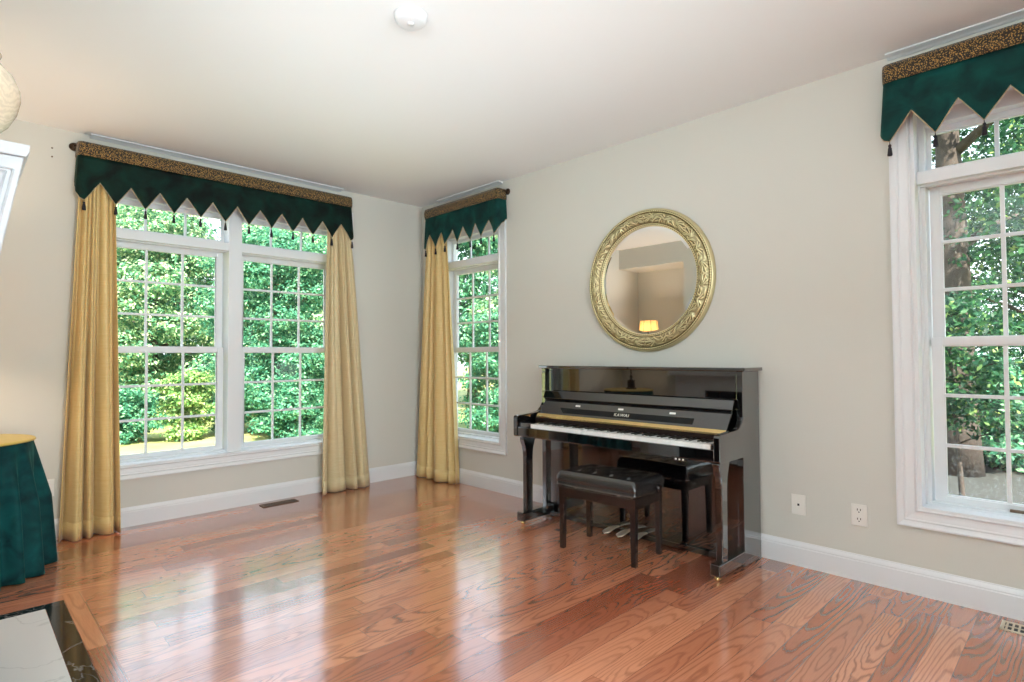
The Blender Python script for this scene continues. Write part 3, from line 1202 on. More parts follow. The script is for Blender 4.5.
for i in range(1, 52):
    # boundary i is between white key i-1 and i; keyboard starts on A
    if (i - 1) % 7 in (0, 2, 3, 5, 6) and i != 1:
        copy_part(bk, pi_, (kp * (i - 1), 0, 0))
# key blocks
for a, b in ((PX0 + 0.035, K0 - 0.001), (K1 + 0.001, PX1 - 0.035)):
    mb = MB()
    mb.box(a, b, -0.602, -0.44, 0.748, 0.805)
    mb.build('key_block', M['black'], pi_, bevel=0.005)
# arms with a curved top
ARM = [(-0.285, 0.692), (-0.612, 0.692), (-0.624, 0.702), (-0.624, 0.845), (-0.616, 0.858), (-0.602, 0.863), (-0.40, 0.871), (-0.365, 0.876), (-0.340, 0.886), (-0.318, 0.903), (-0.300, 0.925), (-0.286, 0.95)]
for a, b in ((PX0 - 0.008, PX0 + 0.036), (PX1 - 0.034, PX1 + 0.004)):
    mb = MB()
    mb.prism(ARM, 'X', a, b)
    mb.build('arm', M['black'], pi_, bevel=0.004)
# legs, toes, casters
LEG = [(-0.616, 0.692), (-0.614, 0.670), (-0.606, 0.645), (-0.592, 0.615), (-0.584, 0.580), (-0.581, 0.54), (-0.580, 0.10), (-0.512, 0.10), (-0.509, 0.54), (-0.502, 0.60), (-0.486, 0.65), (-0.470, 0.692)]
for a, b, t0, t1 in ((2.180, 2.226, 2.170, 2.240), (3.792, 3.838, 3.784, 3.846)):
    mb = MB()
    mb.prism(LEG, 'X', a, b)
    mb.build('leg', M['black'], pi_, bevel=0.006)
    mb = MB()
    mb.box(t0, t1, -0.640, -0.275, 0.034, 0.106)
    mb.build('toe_block', M['black'], pi_, bevel=0.006)
    mb = MB()
    xc = (t0 + t1) / 2
    mb.lathe((xc, -0.605, 0.019), [(0.0, -0.011), (0.017, -0.010), (0.0185, -0.004), (0.0185, 0.004), (0.017, 0.010), (0.0, 0.011)], 20, 'X')
    mb.tube([(xc, -0.605, 0.036), (xc, -0.605, 0.03)], 0.012, 12)
    mb.box(xc - 0.017, xc - 0.0125, -0.615, -0.595, 0.012, 0.036)
    mb.box(xc + 0.0125, xc + 0.017, -0.615, -0.595, 0.012, 0.036)
    o = mb.build('caster', M['brass'], pi_)
    o['label'] = 'small brass caster'
# pedals
for px in (2.865, 2.985, 3.105):
    mb = MB()
    rows = []
    for j in range(13):
        t = j / 12
        y = -0.245 - 0.185 * t
        w = 0.014 + 0.020 * (math.sin(PI * min(1, t * 0.62)) if t < 0.8 else math.sin(PI * 0.496) * math.sqrt(max(0.0, 1 - ((t - 0.8) / 0.2) ** 2)) + 0.0)
        if t == 1:
            w = 0.004
        z = 0.052 - 0.012 * t + 0.010 * math.sin(PI * t)
        ring = []
        for k in range(10):
            a = 2 * PI * k / 10
            ring.append((px + w * math.cos(a), y, z + 0.007 * math.sin(a)))
        rows.append(ring)
    mb.grid(rows, wrap=True)
    o = mb.build('pedal', M['pedal_brass'], pi_)
    o['label'] = 'polished brass pedal'
# small control plate with three buttons under the keyboard
mb = MB()
mb.box(3.535, 3.63, -0.616, -0.59, 0.680, 0.6995)
cp = mb.build('control_plate', M['satin_black'], pi_, bevel=0.004)
for i in range(3):
    mb = MB()
    mb.lathe((3.557 + i * 0.025, -0.616, 0.690), [(0.0, -0.004), (0.006, -0.003), (0.006, 0.002)], 14, 'Y')
    mb.build('button', M['ivory'], cp)

# ------------------------------------------------------------------ piano bench
bc, brz = (3.050, -0.614, 0), math.radians(3.4)
be = thing('piano_bench', 'dark wooden piano bench with a tufted black leather seat in front of the piano', 'bench', bc, brz)
BM = WM[be.name]


def bl(mb):
    mb.v = [tuple(BM @ Vector(p)) for p in mb.v]
    return mb


BW, BD = 0.300, 0.182
for sx_ in (-1, 1):
    for sy_ in (-1, 1):
        mb = MB()
        mb.frustum((sx_ * (BW - 0.019), sy_ * (BD - 0.019), 0.0), (0.0165, 0.0165), (sx_ * (BW - 0.021), sy_ * (BD - 0.021), 0.428), (0.021, 0.021))
        bl(mb).build('leg', M['bench_wood'], be, bevel=0.003)
for sy_ in (-1, 1):
    mb = MB()
    mb.box(-BW + 0.04, BW - 0.04, sy_ * (BD - 0.012) - 0.010, sy_ * (BD - 0.012) + 0.010, 0.362, 0.424)
    bl(mb).build('apron', M['bench_wood'], be, bevel=0.003)
for sx_ in (-1, 1):
    mb = MB()
    mb.box(sx_ * (BW - 0.012) - 0.010, sx_ * (BW - 0.012) + 0.010, -BD + 0.04, BD - 0.04, 0.362, 0.424)
    bl(mb).build('apron', M['bench_wood'], be, bevel=0.003)
mb = MB()
for sx_ in (-0.17, 0.17):
    mb.box(sx_ - 0.012, sx_ + 0.012, -BD + 0.02, BD - 0.02, 0.405, 0.446)
mb.box(-BW + 0.03, BW - 0.03, -BD + 0.03, -BD + 0.045, 0.426, 0.446)
mb.box(-BW + 0.03, BW - 0.03, BD - 0.045, BD - 0.03, 0.426, 0.446)
bl(mb).build('lift_mechanism', M['chrome'], be)
# cushion
mb = MB()
SW, SD = BW + 0.004, BD + 0.008
NX, NY = 96, 60
buttons = []
for j in range(3):
    for i in range(4 if j % 2 == 0 else 5):
        n_ = 4 if j % 2 == 0 else 5
        bxx = (-1 + 2 * (i + 0.5) / n_) * SW * 0.90 if n_ == 4 else (-1 + 2 * i / 4) * SW * 0.78
        buttons.append((bxx, (-0.58 + 0.58 * j) * SD))
segs = []
for a in range(len(buttons)):
    for b in range(a + 1, len(buttons)):
        if 0.5 * SD < abs(buttons[a][1] - buttons[b][1]) < 0.7 * SD and abs(buttons[a][0] - buttons[b][0]) < 0.115:
            segs.append((buttons[a], buttons[b]))


def cushion_h(x, y):
    h = 0.0
    for (bx_, by_) in buttons:
        d2 = (x - bx_) ** 2 + (y - by_) ** 2
        h -= 0.020 * math.exp(-d2 / 0.00055)
    m_ = 0.0
    for (p, q) in segs:
        vx, vy = q[0] - p[0], q[1] - p[1]
        t = max(0, min(1, ((x - p[0]) * vx + (y - p[1]) * vy) / (vx * vx + vy * vy)))
        d = math.hypot(x - p[0] - t * vx, y - p[1] - t * vy)
        m_ = max(m_, math.exp(-(d / 0.008) ** 2))
    return h - 0.008 * m_


rows = []
for j in range(NY + 1):
    row = []
    for i in range(NX + 1):
        x, y = SW * (-1 + 2 * i / NX), SD * (-1 + 2 * j / NY)
        ex, ey = min(1, (SW - abs(x)) / 0.022), min(1, (SD - abs(y)) / 0.022)
        rim = -0.016 * ((1 - ex) ** 2 + (1 - ey) ** 2)
        dome = 0.008 * (1 - (x / SW) ** 2) * (1 - (y / SD) ** 2)
        fade = min(1, (SW - abs(x)) / 0.04) * min(1, (SD - abs(y)) / 0.04)
        row.append((x, y, 0.538 + rim + dome + cushion_h(x, y) * fade))
    rows.append(row)
mb.grid(rows)
# sides
per = [rows[0][i] for i in range(NX + 1)] + [rows[j][NX] for j in range(1, NY + 1)] + [rows[NY][i] for i in range(NX - 1, -1, -1)] + [rows[j][0] for j in range(NY - 1, 0, -1)]
side = []
for z, o_ in ((None, 0), (0.510, 0.005), (0.475, 0.006), (0.452, 0.002), (0.446, -0.006)):
    if z is None:
        side.append(per)
    else:
        side.append([(p[0] + math.copysign(o_, p[0]) * (1 if abs(abs(p[0]) - SW) < 1e-4 else 0), p[1] + math.copysign(o_, p[1]) * (1 if abs(abs(p[1]) - SD) < 1e-4 else 0), z) for p in per])
mb.grid(side, wrap=True)
mb.add([(p[0], p[1], 0.446) for p in ((-SW, -SD), (SW, -SD), (SW, SD), (-SW, SD))], [(0, 3, 2, 1)])
seat = bl(mb).build('seat_cushion', M['leather'], be)
first = None
for (bx_, by_) in buttons:
    if first is None:
        mbb = MB()
        z_ = 0.525
        mbb.lathe((bx_, by_, z_), [(0.0, 0.005), (0.006, 0.0035), (0.009, 0.0), (0.009, -0.003)], 14)
        first = bl(mbb).build('tuft_button', M['leather'], seat)
        b0 = (bx_, by_)
    else:
        copy_part(first, seat, (bx_ - b0[0], by_ - b0[1], 0))
mb = MB()
mb.lathe((BW + 0.004, 0.075, 0.462), [(0.007, 0.0), (0.007, 0.018), (0.022, 0.020), (0.024, 0.027), (0.022, 0.036), (0.010, 0.040), (0.0, 0.040)], 20, 'X')
bl(mb).build('height_knob', M['bench_wood'], be)

# ------------------------------------------------------------------ round mirror
mc = (2.988, -0.002, 1.920)
mir = thing('round_mirror', 'large round mirror in an ornate antique gilt frame above the piano', 'mirror', mc)
mb = MB()
RI, RO = 0.418, 0.556
NA, NP = 720, 46
rows = []
prof_pts = []
for k in range(NP + 1):
    t = k / NP
    r = RI + (RO - RI) * t
    # inner lip, carved cove, outer roll
    if t < 0.08:
        h = 0.018 + 0.010 * math.sin(PI * t / 0.08)
    elif t < 0.16:
        h = 0.026 + 0.004 * math.sin(PI * (t - 0.08) / 0.08)
    elif t < 0.76:
        s = (t - 0.16) / 0.60
        h = 0.026 + 0.022 * math.sin(PI * s) ** 0.8
    elif t < 0.86:
        h = 0.030 + 0.010 * math.sin(PI * (t - 0.76) / 0.10)
    else:
        s = (t - 0.86) / 0.14
        h = 0.030 * math.sqrt(max(0, 1 - s * s)) + 0.004
    prof_pts.append((t, r, h))
# carved leaves and scrolls: one repeat of lobes, mirrored left and right, eight times round the ring
lobe_rng = random.Random(4)
LOBES = []
for k in range(26):
    LOBES.append((lobe_rng.uniform(-0.03, 0.39), lobe_rng.uniform(0.12, 0.88), lobe_rng.uniform(0, PI), lobe_rng.uniform(0.022, 0.050), lobe_rng.uniform(0.007, 0.013), lobe_rng.uniform(0.006, 0.013)))
for k in range(5):
    LOBES.append((0.06 + 0.012 * k, 0.5 + 0.16 * (k - 2), 0.6 - 0.3 * k, 0.045, 0.010, 0.013))


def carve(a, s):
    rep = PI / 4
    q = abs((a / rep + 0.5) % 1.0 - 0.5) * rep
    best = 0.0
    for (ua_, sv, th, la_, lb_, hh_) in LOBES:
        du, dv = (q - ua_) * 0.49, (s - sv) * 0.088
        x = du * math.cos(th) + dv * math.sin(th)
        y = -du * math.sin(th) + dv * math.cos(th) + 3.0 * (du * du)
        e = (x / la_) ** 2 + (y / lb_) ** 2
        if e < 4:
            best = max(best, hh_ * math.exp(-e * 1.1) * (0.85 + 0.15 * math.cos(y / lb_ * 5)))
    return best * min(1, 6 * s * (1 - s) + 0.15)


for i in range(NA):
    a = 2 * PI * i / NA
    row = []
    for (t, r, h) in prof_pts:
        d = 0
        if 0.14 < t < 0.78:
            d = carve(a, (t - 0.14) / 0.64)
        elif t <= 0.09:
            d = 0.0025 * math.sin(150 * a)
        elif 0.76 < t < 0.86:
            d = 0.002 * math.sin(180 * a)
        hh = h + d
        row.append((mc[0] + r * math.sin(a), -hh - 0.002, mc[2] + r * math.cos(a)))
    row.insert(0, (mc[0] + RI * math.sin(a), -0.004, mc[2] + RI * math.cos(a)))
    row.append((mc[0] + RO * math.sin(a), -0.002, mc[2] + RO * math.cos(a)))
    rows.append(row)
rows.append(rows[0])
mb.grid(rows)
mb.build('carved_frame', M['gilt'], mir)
mb = MB()
gl_rings = [(0.0, -0.0125), (0.396, -0.0125), (0.421, -0.0115)]
mb.lathe((mc[0], 0, mc[2]), [(r, h) for r, h in gl_rings] + [(0.421, -0.004), (0.0, -0.004)], 96, 'Y')
mg = mb.build('mirror_glass', M['mirror'], mir)
for p_ in mg.data.polygons:
    p_.use_smooth = False

# ------------------------------------------------------------------ table with cloths and lamp
tc_ = (0.575, -3.824)
TZ = 0.835
mb = MB()
rows = []
NA = 240
NZ = 22
rf = random.Random(5)
fold = [(k, rf.uniform(0, 6.28), rf.uniform(0.6, 1.0)) for k in (15, 22, 10)]
for j in range(5):
    r = 0.345 * j / 4
    rows.append([(tc_[0] + r * math.cos(2 * PI * i / NA), tc_[1] + r * math.sin(2 * PI * i / NA), TZ - 0.012) for i in range(NA)])
for j in range(NZ + 1):
    t = j / NZ
    z = TZ - 0.018 - (TZ - 0.024) * t
    row = []
    for i in range(NA):
        a = 2 * PI * i / NA
        f_ = sum(w * math.sin(k * a + p) for k, p, w in fold) / 2.2
        f_ = math.copysign(abs(f_) ** 0.8, f_)
        r = 0.350 + 0.075 * t ** 0.8 + 0.050 * f_ * min(1, t * 2.2) ** 1.1
        row.append((tc_[0] + r * math.cos(a), tc_[1] + r * math.sin(a), z))
    rows.append(row)
mb.grid(rows, wrap=True)
tag(mb.build('tablecloth', M['cloth_velvet'], None, thick=0.005), 'floor-length teal green velvet cloth over the round table at the left edge', 'tablecloth')
mb = MB()
rows = []
for r, z in ((0.0, TZ), (0.2, TZ), (0.345, TZ), (0.360, TZ - 0.003), (0.364, TZ - 0.008), (0.364, TZ - 0.013)):
    rows.append([(tc_[0] + r * math.cos(2 * PI * i / 96), tc_[1] + r * math.sin(2 * PI * i / 96), z) for i in range(96)])
mb.grid(rows, wrap=True)
tag(mb.build('table_topper', M['gold_cloth'], None, thick=0.005), 'gold round topper on the green draped table', 'table topper')

la = thing('table_lamp', 'slim dark table lamp with cream panelled shade, seen lit in the round mirror', 'lamp', (tc_[0] + 0.03, tc_[1] - 0.03, TZ + 0.004))
lx, ly, lz = la.location
mb = MB()
mb.box(lx - 0.055, lx + 0.055, ly - 0.055, ly + 0.055, lz, lz + 0.02)
mb.box(lx - 0.04, lx + 0.04, ly - 0.04, ly + 0.04, lz + 0.02, lz + 0.13)
mb.build('base', M['bronze'], la, bevel=0.004)
mb = MB()
mb.lathe((lx, ly, lz), [(0.03, 0.13), (0.012, 0.15), (0.022, 0.18), (0.009, 0.21), (0.007, 0.60), (0.014, 0.62), (0.014, 0.70), (0.008, 0.75), (0.008, 0.81)], 20)
mb.build('stem', M['bronze'], la)
mb = MB()
rows = []
for r, z in ((0.160, 0.765), (0.148, 0.855), (0.138, 0.945), (0.128, 1.03)):
    row = []
    for i in range(96):
        a = 2 * PI * i / 96
        ph = (a / (2 * PI) * 8) % 1
        rr = r * (1 - 0.045 * (1 - abs(2 * ph - 1)) + 0.02 * math.sin(PI * ph))
        row.append((lx + rr * math.cos(a), ly + rr * math.sin(a), lz + z))
    rows.append(row)
mb.grid(rows, wrap=True)
sh = mb.build('lamp_shade', M['shade'], la, thick=0.003)
mb = MB()
for i in range(8):
    a = 2 * PI * i / 8
    mb.tube([(lx + (r + 0.003) * math.cos(a), ly + (r + 0.003) * math.sin(a), lz + z) for r, z in ((0.160, 0.765), (0.148, 0.855), (0.138, 0.945), (0.128, 1.03))], 0.004, 6)
for r, z in ((0.155, 0.765), (0.124, 1.03)):
    mb.tube([(lx + r * math.cos(2 * PI * i / 48), ly + r * math.sin(2 * PI * i / 48), lz + z) for i in range(49)], 0.004, 6)
mb.build('shade_trim', M['register'], sh)
LAMP_POWER = 28
bulb = bpy.data.lights.new('lamp_bulb', 'POINT')
bulb.energy = LAMP_POWER
bulb.color = (1.0, 0.76, 0.56)
bulb.shadow_soft_size = 0.045
bo = bpy.data.objects.new('lamp_bulb', bulb)
COL.objects.link(bo)
bo.parent = la
bo.location = (0, 0, 0.90)

# ------------------------------------------------------------------ hearth, chimney surround, hood, vase
hx0, hy1 = 1.385, -3.395
he = thing('fireplace_hearth', 'white marble hearth with black veined border set flush in the oak floor', 'hearth', (2.35, -3.68, 0))
mb = MB()
mb.box(hx0 + 0.075, 3.275, CHY + 0.068, hy1 - 0.085, 0.0004, 0.006)
o = mb.build('marble_slab', M['marble'], he, bevel=0.001)
mb = MB()
mb.prism([(hx0, CHY + 0.068), (hx0 + 0.073, CHY + 0.068), (hx0 + 0.073, hy1 - 0.083), (3.277, hy1 - 0.083), (3.277, CHY + 0.068), (3.35, CHY + 0.068), (3.35, hy1), (hx0, hy1)], 'Z', 0.0004, 0.0055)
o = mb.build('stone_border', M['black_stone'], he, bevel=0.001)
o['label'] = 'black veined marble border'
mb = MB()
mb.box(hx0 - 0.088, 3.438, hy1 + 0.002, hy1 + 0.088, 0.0004, 0.004)
mb.build('oak_border', M['oak_border'], he, bevel=0.001)
for a, b in ((hx0 - 0.088, hx0 - 0.002), (3.352, 3.438)):
    mb = MB()
    mb.box(a, b, CHY + 0.068, hy1 + 0.002, 0.0004, 0.004)
    mb.build('oak_border', M['floor'], he, bevel=0.001)
fp = thing('fireplace_surround', 'white fireplace surround with black opening, reflected in the piano panel', 'fireplace', (2.35, CHY + 0.05, 0.0))
for a, b in ((1.30, FB[0]), (FB[1], 3.40)):
    mb = MB()
    mb.box(a, b, CHY + 0.001, CHY + 0.05, 0.001, 1.06)
    mb.box(a + 0.05, b - 0.05, CHY + 0.05, CHY + 0.065, 0.12, 0.95)
    mb.build('pilaster', M['trim'], fp, bevel=0.004)
mb = MB()
mb.box(FB[0], FB[1], CHY + 0.001, CHY + 0.05, FB[2], 1.06)
mb.build('frieze', M['trim'], fp, bevel=0.004)
mb = MB()
mb.box(1.24, 3.46, CHY + 0.001, CHY + 0.17, 1.06, 1.11)
mb.build('mantel_shelf', M['trim'], fp, bevel=0.006)
mb = MB()
mb.box(FB[0] + 0.001, FB[1] - 0.001, CHY - 0.42, CHY - 0.40, 0.002, FB[2] - 0.001)
mb.box(FB[0] + 0.001, FB[0] + 0.02, CHY - 0.40, CHY + 0.001, 0.002, FB[2] - 0.001)
mb.box(FB[1] - 0.02, FB[1] - 0.001, CHY - 0.40, CHY + 0.001, 0.002, FB[2] - 0.001)
mb.box(FB[0] + 0.02, FB[1] - 0.02, CHY - 0.40, CHY + 0.001, FB[2] - 0.02, FB[2] - 0.001)
mb.build('firebox', M['soot'], fp)

HX = 3.0
ho = thing('overmantel_hood', 'white tapered moulded hood jutting from the chimney breast at the left edge', 'mantel hood', (2.3, CHY, 1.45))


def hood_y(z):
    return -3.776 + (z - 1.50) * 0.168


mb = MB()
mb.prism([(CHY + 0.002, 1.45), (hood_y(1.45), 1.45), (hood_y(1.985), 1.985), (CHY + 0.002, 1.985)], 'X', 1.6, HX)
body = mb.build('hood_body', M['hood_paint'], ho, bevel=0.004)
mb = MB()
mb.prism([(CHY + 0.002, 1.985), (hood_y(1.985) + 0.004, 1.985), (hood_y(1.985) + 0.012, 2.0), (hood_y(1.985) + 0.014, 2.025), (CHY + 0.002, 2.025)], 'X', 1.58, HX + 0.012)
mb.build('hood_lip', M['hood_paint'], ho, bevel=0.003)
mb = MB()
for o_ in (0.022, 0.040):
    pa = [(hood_y(1.96) - o_, 1.955 - o_ * 0.6), (hood_y(1.45) - o_, 1.45)]
    mb.tube([(HX + 0.001, p[0], p[1]) for p in pa], 0.0035, 6)
    mb.tube([(HX + 0.001, hood_y(1.96) - o_, 1.955 - o_ * 0.6), (HX + 0.001, CHY + 0.01, 1.955 - o_ * 0.6)], 0.0035, 6)
mb.build('panel_moulding', M['hood_paint'], body)

va = thing('glass_vase', 'beige swirled glass vase standing on the white hood at the upper left edge', 'vase', (2.86, -3.856, 2.0255))
vx, vy, vz = va.location
mb = MB()
VP = [(0.0, 0.0), (0.065, 0.0), (0.068, 0.008), (0.055, 0.018), (0.095, 0.05), (0.130, 0.09), (0.151, 0.135), (0.160, 0.18), (0.158, 0.21), (0.142, 0.25), (0.11, 0.285), (0.10, 0.30), (0.11, 0.32)]
inner = [(r - 0.006, h) for r, h in VP[::-1] if h > 0.03] + [(0.0, 0.03)]
mb.lathe((vx, vy, vz), VP + inner, 64)
mb.build('bowl', M['swirl'], va)

# ------------------------------------------------------------------ small fittings


def plate(name, label, wall, u, z, kind):
    def P(uu, d, zz):
        return (uu, -d, zz) if wall == 'Y' else (d, uu, zz)
    t = thing(name, label, 'wall plate' if kind == 'jack' else 'outlet', P(u, 0, z))

    def bx(mb, u0, u1, d0, d1, z0, z1):
        if wall == 'Y':
            mb.box(u0, u1, -d1, -d0, z0, z1)
        else:
            mb.box(d0, d1, u0, u1, z0, z1)
    mb = MB()
    bx(mb, u - 0.043, u + 0.043, 0.0005, 0.007, z - 0.064, z + 0.064)
    mb.build('cover', M['plastic'], t, bevel=0.003)
    if kind == 'jack':
        mb = MB()
        bx(mb, u - 0.006, u + 0.006, 0.006, 0.0085, z - 0.007, z + 0.007)
        mb.build('jack_socket', M['dark'], t)
    else:
        for dz in (-0.027, 0.027):
            mb = MB()
            bx(mb, u - 0.020, u + 0.020, 0.006, 0.0085, z + dz - 0.019, z + dz + 0.019)
            rc = mb.build('receptacle', M['plastic'], t, bevel=0.003)
            mb = MB()
            for du in (-0.008, 0.008):
                bx(mb, u + du - 0.002, u + du + 0.002, 0.0083, 0.0092, z + dz - 0.001, z + dz + 0.011)
            bx(mb, u - 0.003, u + 0.003, 0.0083, 0.0092, z + dz - 0.012, z + dz - 0.006)
            mb.build('slots', M['dark'], rc)
    return t


plate('phone_jack_plate', 'ivory wall plate with one dark socket just right of the piano', 'Y', 4.068, 0.385, 'jack')
plate('wall_outlet', 'ivory double outlet between the piano and the right-hand window', 'Y', 4.407, 0.385, 'outlet')
plate('wall_outlet', 'ivory double outlet on the left wall beside the draped table', 'X', -3.345, 0.385, 'outlet')
mb = MB()
mb.tube([(0.012, -3.345, 0.36), (0.035, -3.345, 0.355), (0.045, -3.35, 0.32), (0.03, -3.36, 0.24), (0.035, -3.35, 0.15), (0.05, -3.335, 0.05), (0.07, -3.34, 0.008), (0.12, -3.40, 0.006)], 0.004, 8)
mb.box(0.0095, 0.034, -3.36, -3.33, 0.345, 0.372)
tag(mb.build('power_cord', M['plastic'], None), 'thin white lamp cord plugged in beside the draped table', 'cord')


def register(label, cx, cy, wx, wy, mat, dark):
    t = thing('floor_register', label, 'floor vent', (cx, cy, 0.0))
    mb = MB()
    mb.box(cx - wx, cx + wx, cy - wy, cy + wy, 0.0003, 0.002)
    mb.build('duct_opening', M['dark'], t)
    mb = MB()
    e = 0.014
    mb.box(cx - wx, cx + wx, cy - wy, cy - wy + e, 0.0004, 0.006)
    mb.box(cx - wx, cx + wx, cy + wy - e, cy + wy, 0.0004, 0.006)
    mb.box(cx - wx, cx - wx + e, cy - wy, cy + wy, 0.0004, 0.006)
    mb.box(cx + wx - e, cx + wx, cy - wy, cy + wy, 0.0004, 0.006)
    mb.build('rim', mat, t, bevel=0.0015)
    mb = MB()
    L = max(wx, wy)
    n_ = 14
    for k in range(1, n_):
        s = -L + 2 * L * k / n_
        if wx > wy:
            mb.box(cx + s - 0.004, cx + s + 0.004, cy - wy, cy + wy, 0.001, 0.005)
        else:
            mb.box(cx - wx, cx + wx, cy + s - 0.004, cy + s + 0.004, 0.001, 0.005)
    if wx > wy:
        mb.box(cx - wx, cx + wx, cy - 0.004, cy + 0.004, 0.001, 0.0055)
    else:
        mb.box(cx - 0.004, cx + 0.004, cy - wy, cy + wy, 0.001, 0.0055)
    mb.build('grille', mat, t)
    return t


register('brown metal floor register below the wide window', 0.155, -1.70, 0.055, 0.16, M['register'], M['dark'])
register('almond metal floor register at the right-hand wall', 5.21, -0.145, 0.16, 0.062, M['almond'], M['dark'])

sd = thing('smoke_detector', 'round white smoke detector on the ceiling', 'smoke detector', (3.02, -2.225, CEIL))
mb = MB()
mb.lathe((3.02, -2.225, CEIL), [(0.085, -0.0005), (0.085, -0.012), (0.080, -0.016), (0.078, -0.030), (0.070, -0.038), (0.060, -0.041), (0.0, -0.042)], 48)
mb.build('housing', M['trim'], sd)
mb = MB()
mb.lathe((3.02, -2.225, CEIL), [(0.018, -0.041), (0.018, -0.045), (0.0, -0.046)], 24)
mb.build('test_button', M['trim'], sd)
for z in (2.905, 2.84):
    mb = MB()
    P_ = (0.0, -3.345, z)
    mb.lathe(P_, [(0.006, 0.0), (0.006, 0.003), (0.0, 0.004)], 10, 'X')
    tag(mb.build('wall_screw', M['register'], None), 'tiny %s screw in the cream wall left of the long valance' % ('upper' if z > 2.87 else 'lower'), 'screw')

# ------------------------------------------------------------------ outdoors
GZ = -0.55
mb = MB()
mb.box(-70, -WT - 0.02, -60, 60, GZ - 0.2, GZ)
mb.box(-WT - 0.02, 60, WT + 0.02, 60, GZ - 0.2, GZ - 0.0005)
structure(mb.build('lawn', M['grass']), 'sunlit yellow-green lawn outside the wide window', 'lawn')
mb = MB()
mb.box(2.0, 7.5, 1.2, 9.5, GZ, GZ + 0.012)
structure(mb.build('gravel_bed', M['gravel']), 'grey gravel outside the right-hand window', 'gravel')


def leaf_cloud(name, mat, parent, clumps, n, size, seed, flat=0.35, droop=0.0):
    """clumps: (x,y,z,rx,ry,rz); pointed leaves as two bent triangles"""
    g = np.random.default_rng(seed)
    vol = np.array([c[3] * c[4] * c[5] for c in clumps]) ** (2 / 3)
    idx = g.choice(len(clumps), n, p=vol / vol.sum())
    C = np.array(clumps)[idx]
    d = g.normal(size=(n, 3))
    d /= np.linalg.norm(d, axis=1)[:, None]
    rad = np.clip(g.normal(0.86, 0.16, n), 0.2, 1.12)[:, None]
    P = C[:, :3] + d * C[:, 3:] * rad
    # gather leaves in sprays
    k = max(1, n // 14)
    spray = g.integers(0, k, n)
    P = P[spray % n] + g.normal(size=(n, 3)) * size * np.array([1.9, 1.9, 0.9])
    nrm = d[spray % n] * (1 - flat) + np.array([0, 0, 1]) * flat * 1.6 + g.normal(size=(n, 3)) * 0.45
    nrm /= np.linalg.norm(nrm, axis=1)[:, None]
    a = g.normal(size=(n, 3))
    a -= nrm * (a * nrm).sum(1)[:, None]
    a /= np.linalg.norm(a, axis=1)[:, None]
    b = np.cross(nrm, a)
    s = size * g.uniform(0.6, 1.3, n)[:, None]
    V = np.empty((n, 4, 3))
    V[:, 0] = P - a * s
    V[:, 1] = P + b * s * 0.55 + nrm * s * 0.12
    V[:, 2] = P + a * s
    V[:, 3] = P - b * s * 0.55 + nrm * s * 0.12
    V[:, :, 2] = np.maximum(V[:, :, 2], GZ + 0.02)
    off = np.array(WM[parent.name].translation)
    V -= off
    me = bpy.data.meshes.new(name)
    me.vertices.add(n * 4)
    me.vertices.foreach_set('co', V.reshape(-1))
    F = (np.arange(n)[:, None] * 4 + np.array([[0, 1, 2, 0, 2, 3]])).reshape(-1)
    me.loops.add(n * 6)
    me.loops.foreach_set('vertex_index', F.astype(np.int32))
    me.polygons.add(n * 2)
    me.polygons.foreach_set('loop_start', (np.arange(n * 2) * 3).astype(np.int32))
    me.update(calc_edges=True)
    me.materials.append(mat)
    o = bpy.data.objects.new(name, me)
    COL.objects.link(o)
    o.parent = parent
    WM[o.name] = WM[parent.name].copy()
    return o


def tree(name, label, cat, x, y, h, crown_r, crown_lo, n, size, mat, seed, trunk_r=0.18, group=None, lean=0.0, nclump=16, branches=5):
    g = random.Random(seed)
    t = thing(name, label, cat, (x, y, GZ), 0, group)
    if trunk_r:
        mb = MB()
        top = h * 0.9
        pts, rs = [], []
        for k in range(9):
            q = k / 8
            pts.append((x + lean * q + 0.05 * math.sin(3 * q + seed), y + 0.05 * math.cos(4 * q + seed), GZ - 0.05 + top * q))
            rs.append(trunk_r * (1.25 - 0.3 * min(1, q * 6) - 0.75 * q * q) if k else trunk_r * 1.28)
        mb.tube(pts, [max(r, 0.02) for r in rs], 14)
        for k in range(branches):
            q = 0.35 + 0.5 * k / max(1, branches)
            bx_, by_, bz_ = x + lean * q, y, GZ + top * q
            a = g.uniform(0, 6.28)
            L = crown_r * g.uniform(0.5, 0.85)
            mb.tube([(bx_, by_, bz_), (bx_ + L * 0.5 * math.cos(a), by_ + L * 0.5 * math.sin(a), bz_ + L * 0.30), (bx_ + L * math.cos(a), by_ + L * math.sin(a), bz_ + L * 0.5)], [trunk_r * 0.35, trunk_r * 0.22, 0.012], 8)
        mb.build('trunk', M['bark'], t)
    clumps = []
    for k in range(nclump):
        q = (k + 0.5) / nclump
        z = GZ + crown_lo + (h - crown_lo) * q
        env = math.sin(PI * min(1, 0.18 + 0.80 * q)) ** 0.6
        a = k * 2.4 + g.uniform(-0.4, 0.4)
        rr = crown_r * env * g.uniform(0.35, 0.75)
        cr = crown_r * g.uniform(0.36, 0.58)
        clumps.append((x + lean * q + rr * math.cos(a), y + rr * math.sin(a), z, cr, cr, cr * 0.52))
    leaf_cloud('foliage', mat, t, clumps, n, size, seed, flat=0.35)
    return t


grp = 'trees beyond the lawn'
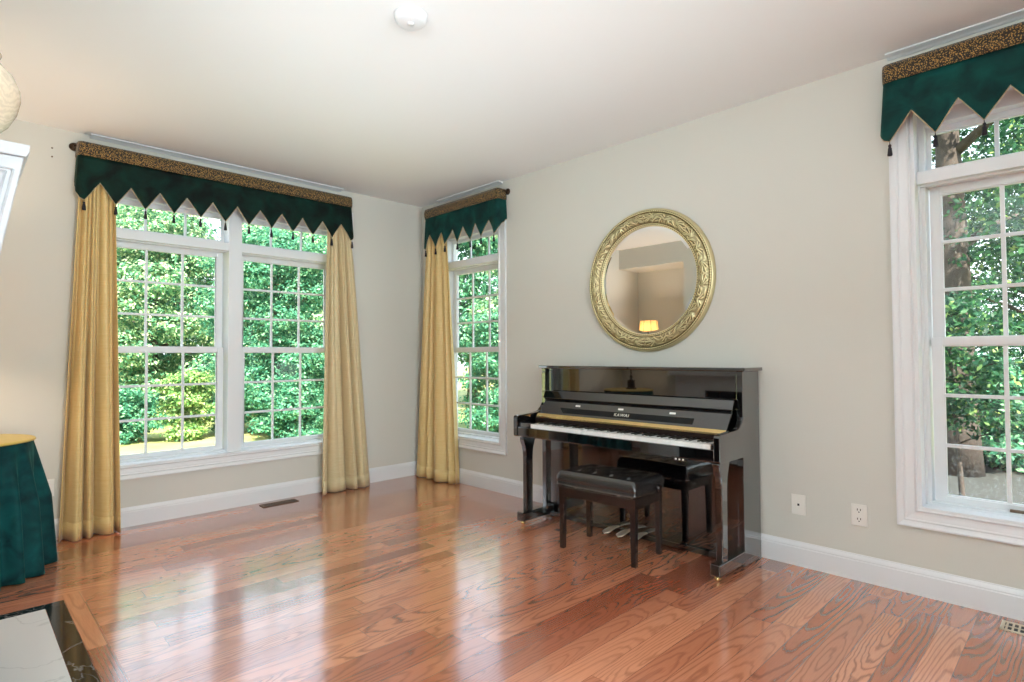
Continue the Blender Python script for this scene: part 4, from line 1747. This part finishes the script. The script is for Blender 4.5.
# seen through the wide window
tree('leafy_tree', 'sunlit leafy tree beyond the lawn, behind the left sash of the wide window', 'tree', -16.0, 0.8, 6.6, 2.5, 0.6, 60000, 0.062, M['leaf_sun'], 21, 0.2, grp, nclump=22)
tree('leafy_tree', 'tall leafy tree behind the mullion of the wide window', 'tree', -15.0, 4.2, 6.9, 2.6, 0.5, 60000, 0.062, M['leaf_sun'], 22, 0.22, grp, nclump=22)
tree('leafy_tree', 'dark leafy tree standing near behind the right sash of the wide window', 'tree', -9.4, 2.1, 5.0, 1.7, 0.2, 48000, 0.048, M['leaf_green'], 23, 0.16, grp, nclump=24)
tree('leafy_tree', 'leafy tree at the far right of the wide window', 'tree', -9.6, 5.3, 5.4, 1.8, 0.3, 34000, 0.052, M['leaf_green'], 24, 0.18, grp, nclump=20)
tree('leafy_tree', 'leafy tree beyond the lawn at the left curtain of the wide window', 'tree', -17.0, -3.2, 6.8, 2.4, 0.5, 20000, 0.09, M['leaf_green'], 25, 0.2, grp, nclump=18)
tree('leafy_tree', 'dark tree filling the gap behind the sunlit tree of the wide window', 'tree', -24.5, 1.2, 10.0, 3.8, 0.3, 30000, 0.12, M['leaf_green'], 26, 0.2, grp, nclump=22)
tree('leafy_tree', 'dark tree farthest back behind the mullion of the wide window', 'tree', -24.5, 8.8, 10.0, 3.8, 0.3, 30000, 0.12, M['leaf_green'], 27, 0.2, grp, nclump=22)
tree('garden_bush', 'round yellow-green bush on the lawn behind the wide window', 'bush', -9.3, 0.05, 1.45, 0.72, 0.12, 11000, 0.040, M['leaf_yellow'], 31, 0, 'garden bushes', nclump=9)
tree('garden_bush', 'low dark green bush left of the yellow-green bush on the lawn', 'bush', -9.7, -1.15, 1.15, 0.70, 0.08, 9000, 0.042, M['leaf_green'], 32, 0, 'garden bushes', nclump=9)
tree('garden_bush', 'green bush right of the yellow-green bush on the lawn', 'bush', -9.9, 1.00, 1.35, 0.50, 0.1, 9000, 0.042, M['leaf_sun'], 33, 0, 'garden bushes', nclump=8)
# seen through the narrow window
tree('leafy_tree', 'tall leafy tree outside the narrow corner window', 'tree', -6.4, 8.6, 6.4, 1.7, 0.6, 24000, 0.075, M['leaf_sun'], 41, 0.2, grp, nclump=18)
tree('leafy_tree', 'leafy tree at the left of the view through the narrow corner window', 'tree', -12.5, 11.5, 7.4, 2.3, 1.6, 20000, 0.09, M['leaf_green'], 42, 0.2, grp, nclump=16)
# seen through the right-hand window
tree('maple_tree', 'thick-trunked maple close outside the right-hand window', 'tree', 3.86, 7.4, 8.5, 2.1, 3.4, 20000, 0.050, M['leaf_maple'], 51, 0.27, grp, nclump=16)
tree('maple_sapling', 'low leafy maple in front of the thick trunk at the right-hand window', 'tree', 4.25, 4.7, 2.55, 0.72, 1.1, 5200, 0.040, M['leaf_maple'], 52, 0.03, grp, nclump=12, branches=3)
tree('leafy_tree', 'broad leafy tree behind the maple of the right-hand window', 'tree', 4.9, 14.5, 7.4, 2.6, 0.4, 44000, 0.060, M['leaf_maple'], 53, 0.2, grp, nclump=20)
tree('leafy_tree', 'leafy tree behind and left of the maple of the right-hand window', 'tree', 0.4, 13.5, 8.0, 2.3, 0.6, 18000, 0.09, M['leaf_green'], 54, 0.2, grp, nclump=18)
tree('garden_bush', 'dark bush behind the thick trunk outside the right-hand window', 'bush', 4.25, 8.6, 1.7, 1.05, 0.02, 18000, 0.05, M['leaf_green'], 61, 0, 'garden bushes', nclump=10)
tree('garden_bush', 'dark bush at the foot of the near tree behind the wide window', 'bush', -7.7, 1.75, 1.3, 0.95, 0.05, 16000, 0.038, M['leaf_green'], 62, 0, 'garden bushes', nclump=10)
tree('garden_bush', 'dark low bush on the lawn behind the right edge of the wide window', 'bush', -9.0, 2.9, 1.4, 1.0, 0.05, 12000, 0.042, M['leaf_green'], 63, 0, 'garden bushes', nclump=10)
tree('garden_bush', 'tall dense shrub filling the lower panes of the narrow corner window', 'bush', -4.4, 5.3, 2.7, 0.95, 0.05, 26000, 0.040, M['leaf_green'], 64, 0, 'garden bushes', nclump=16)
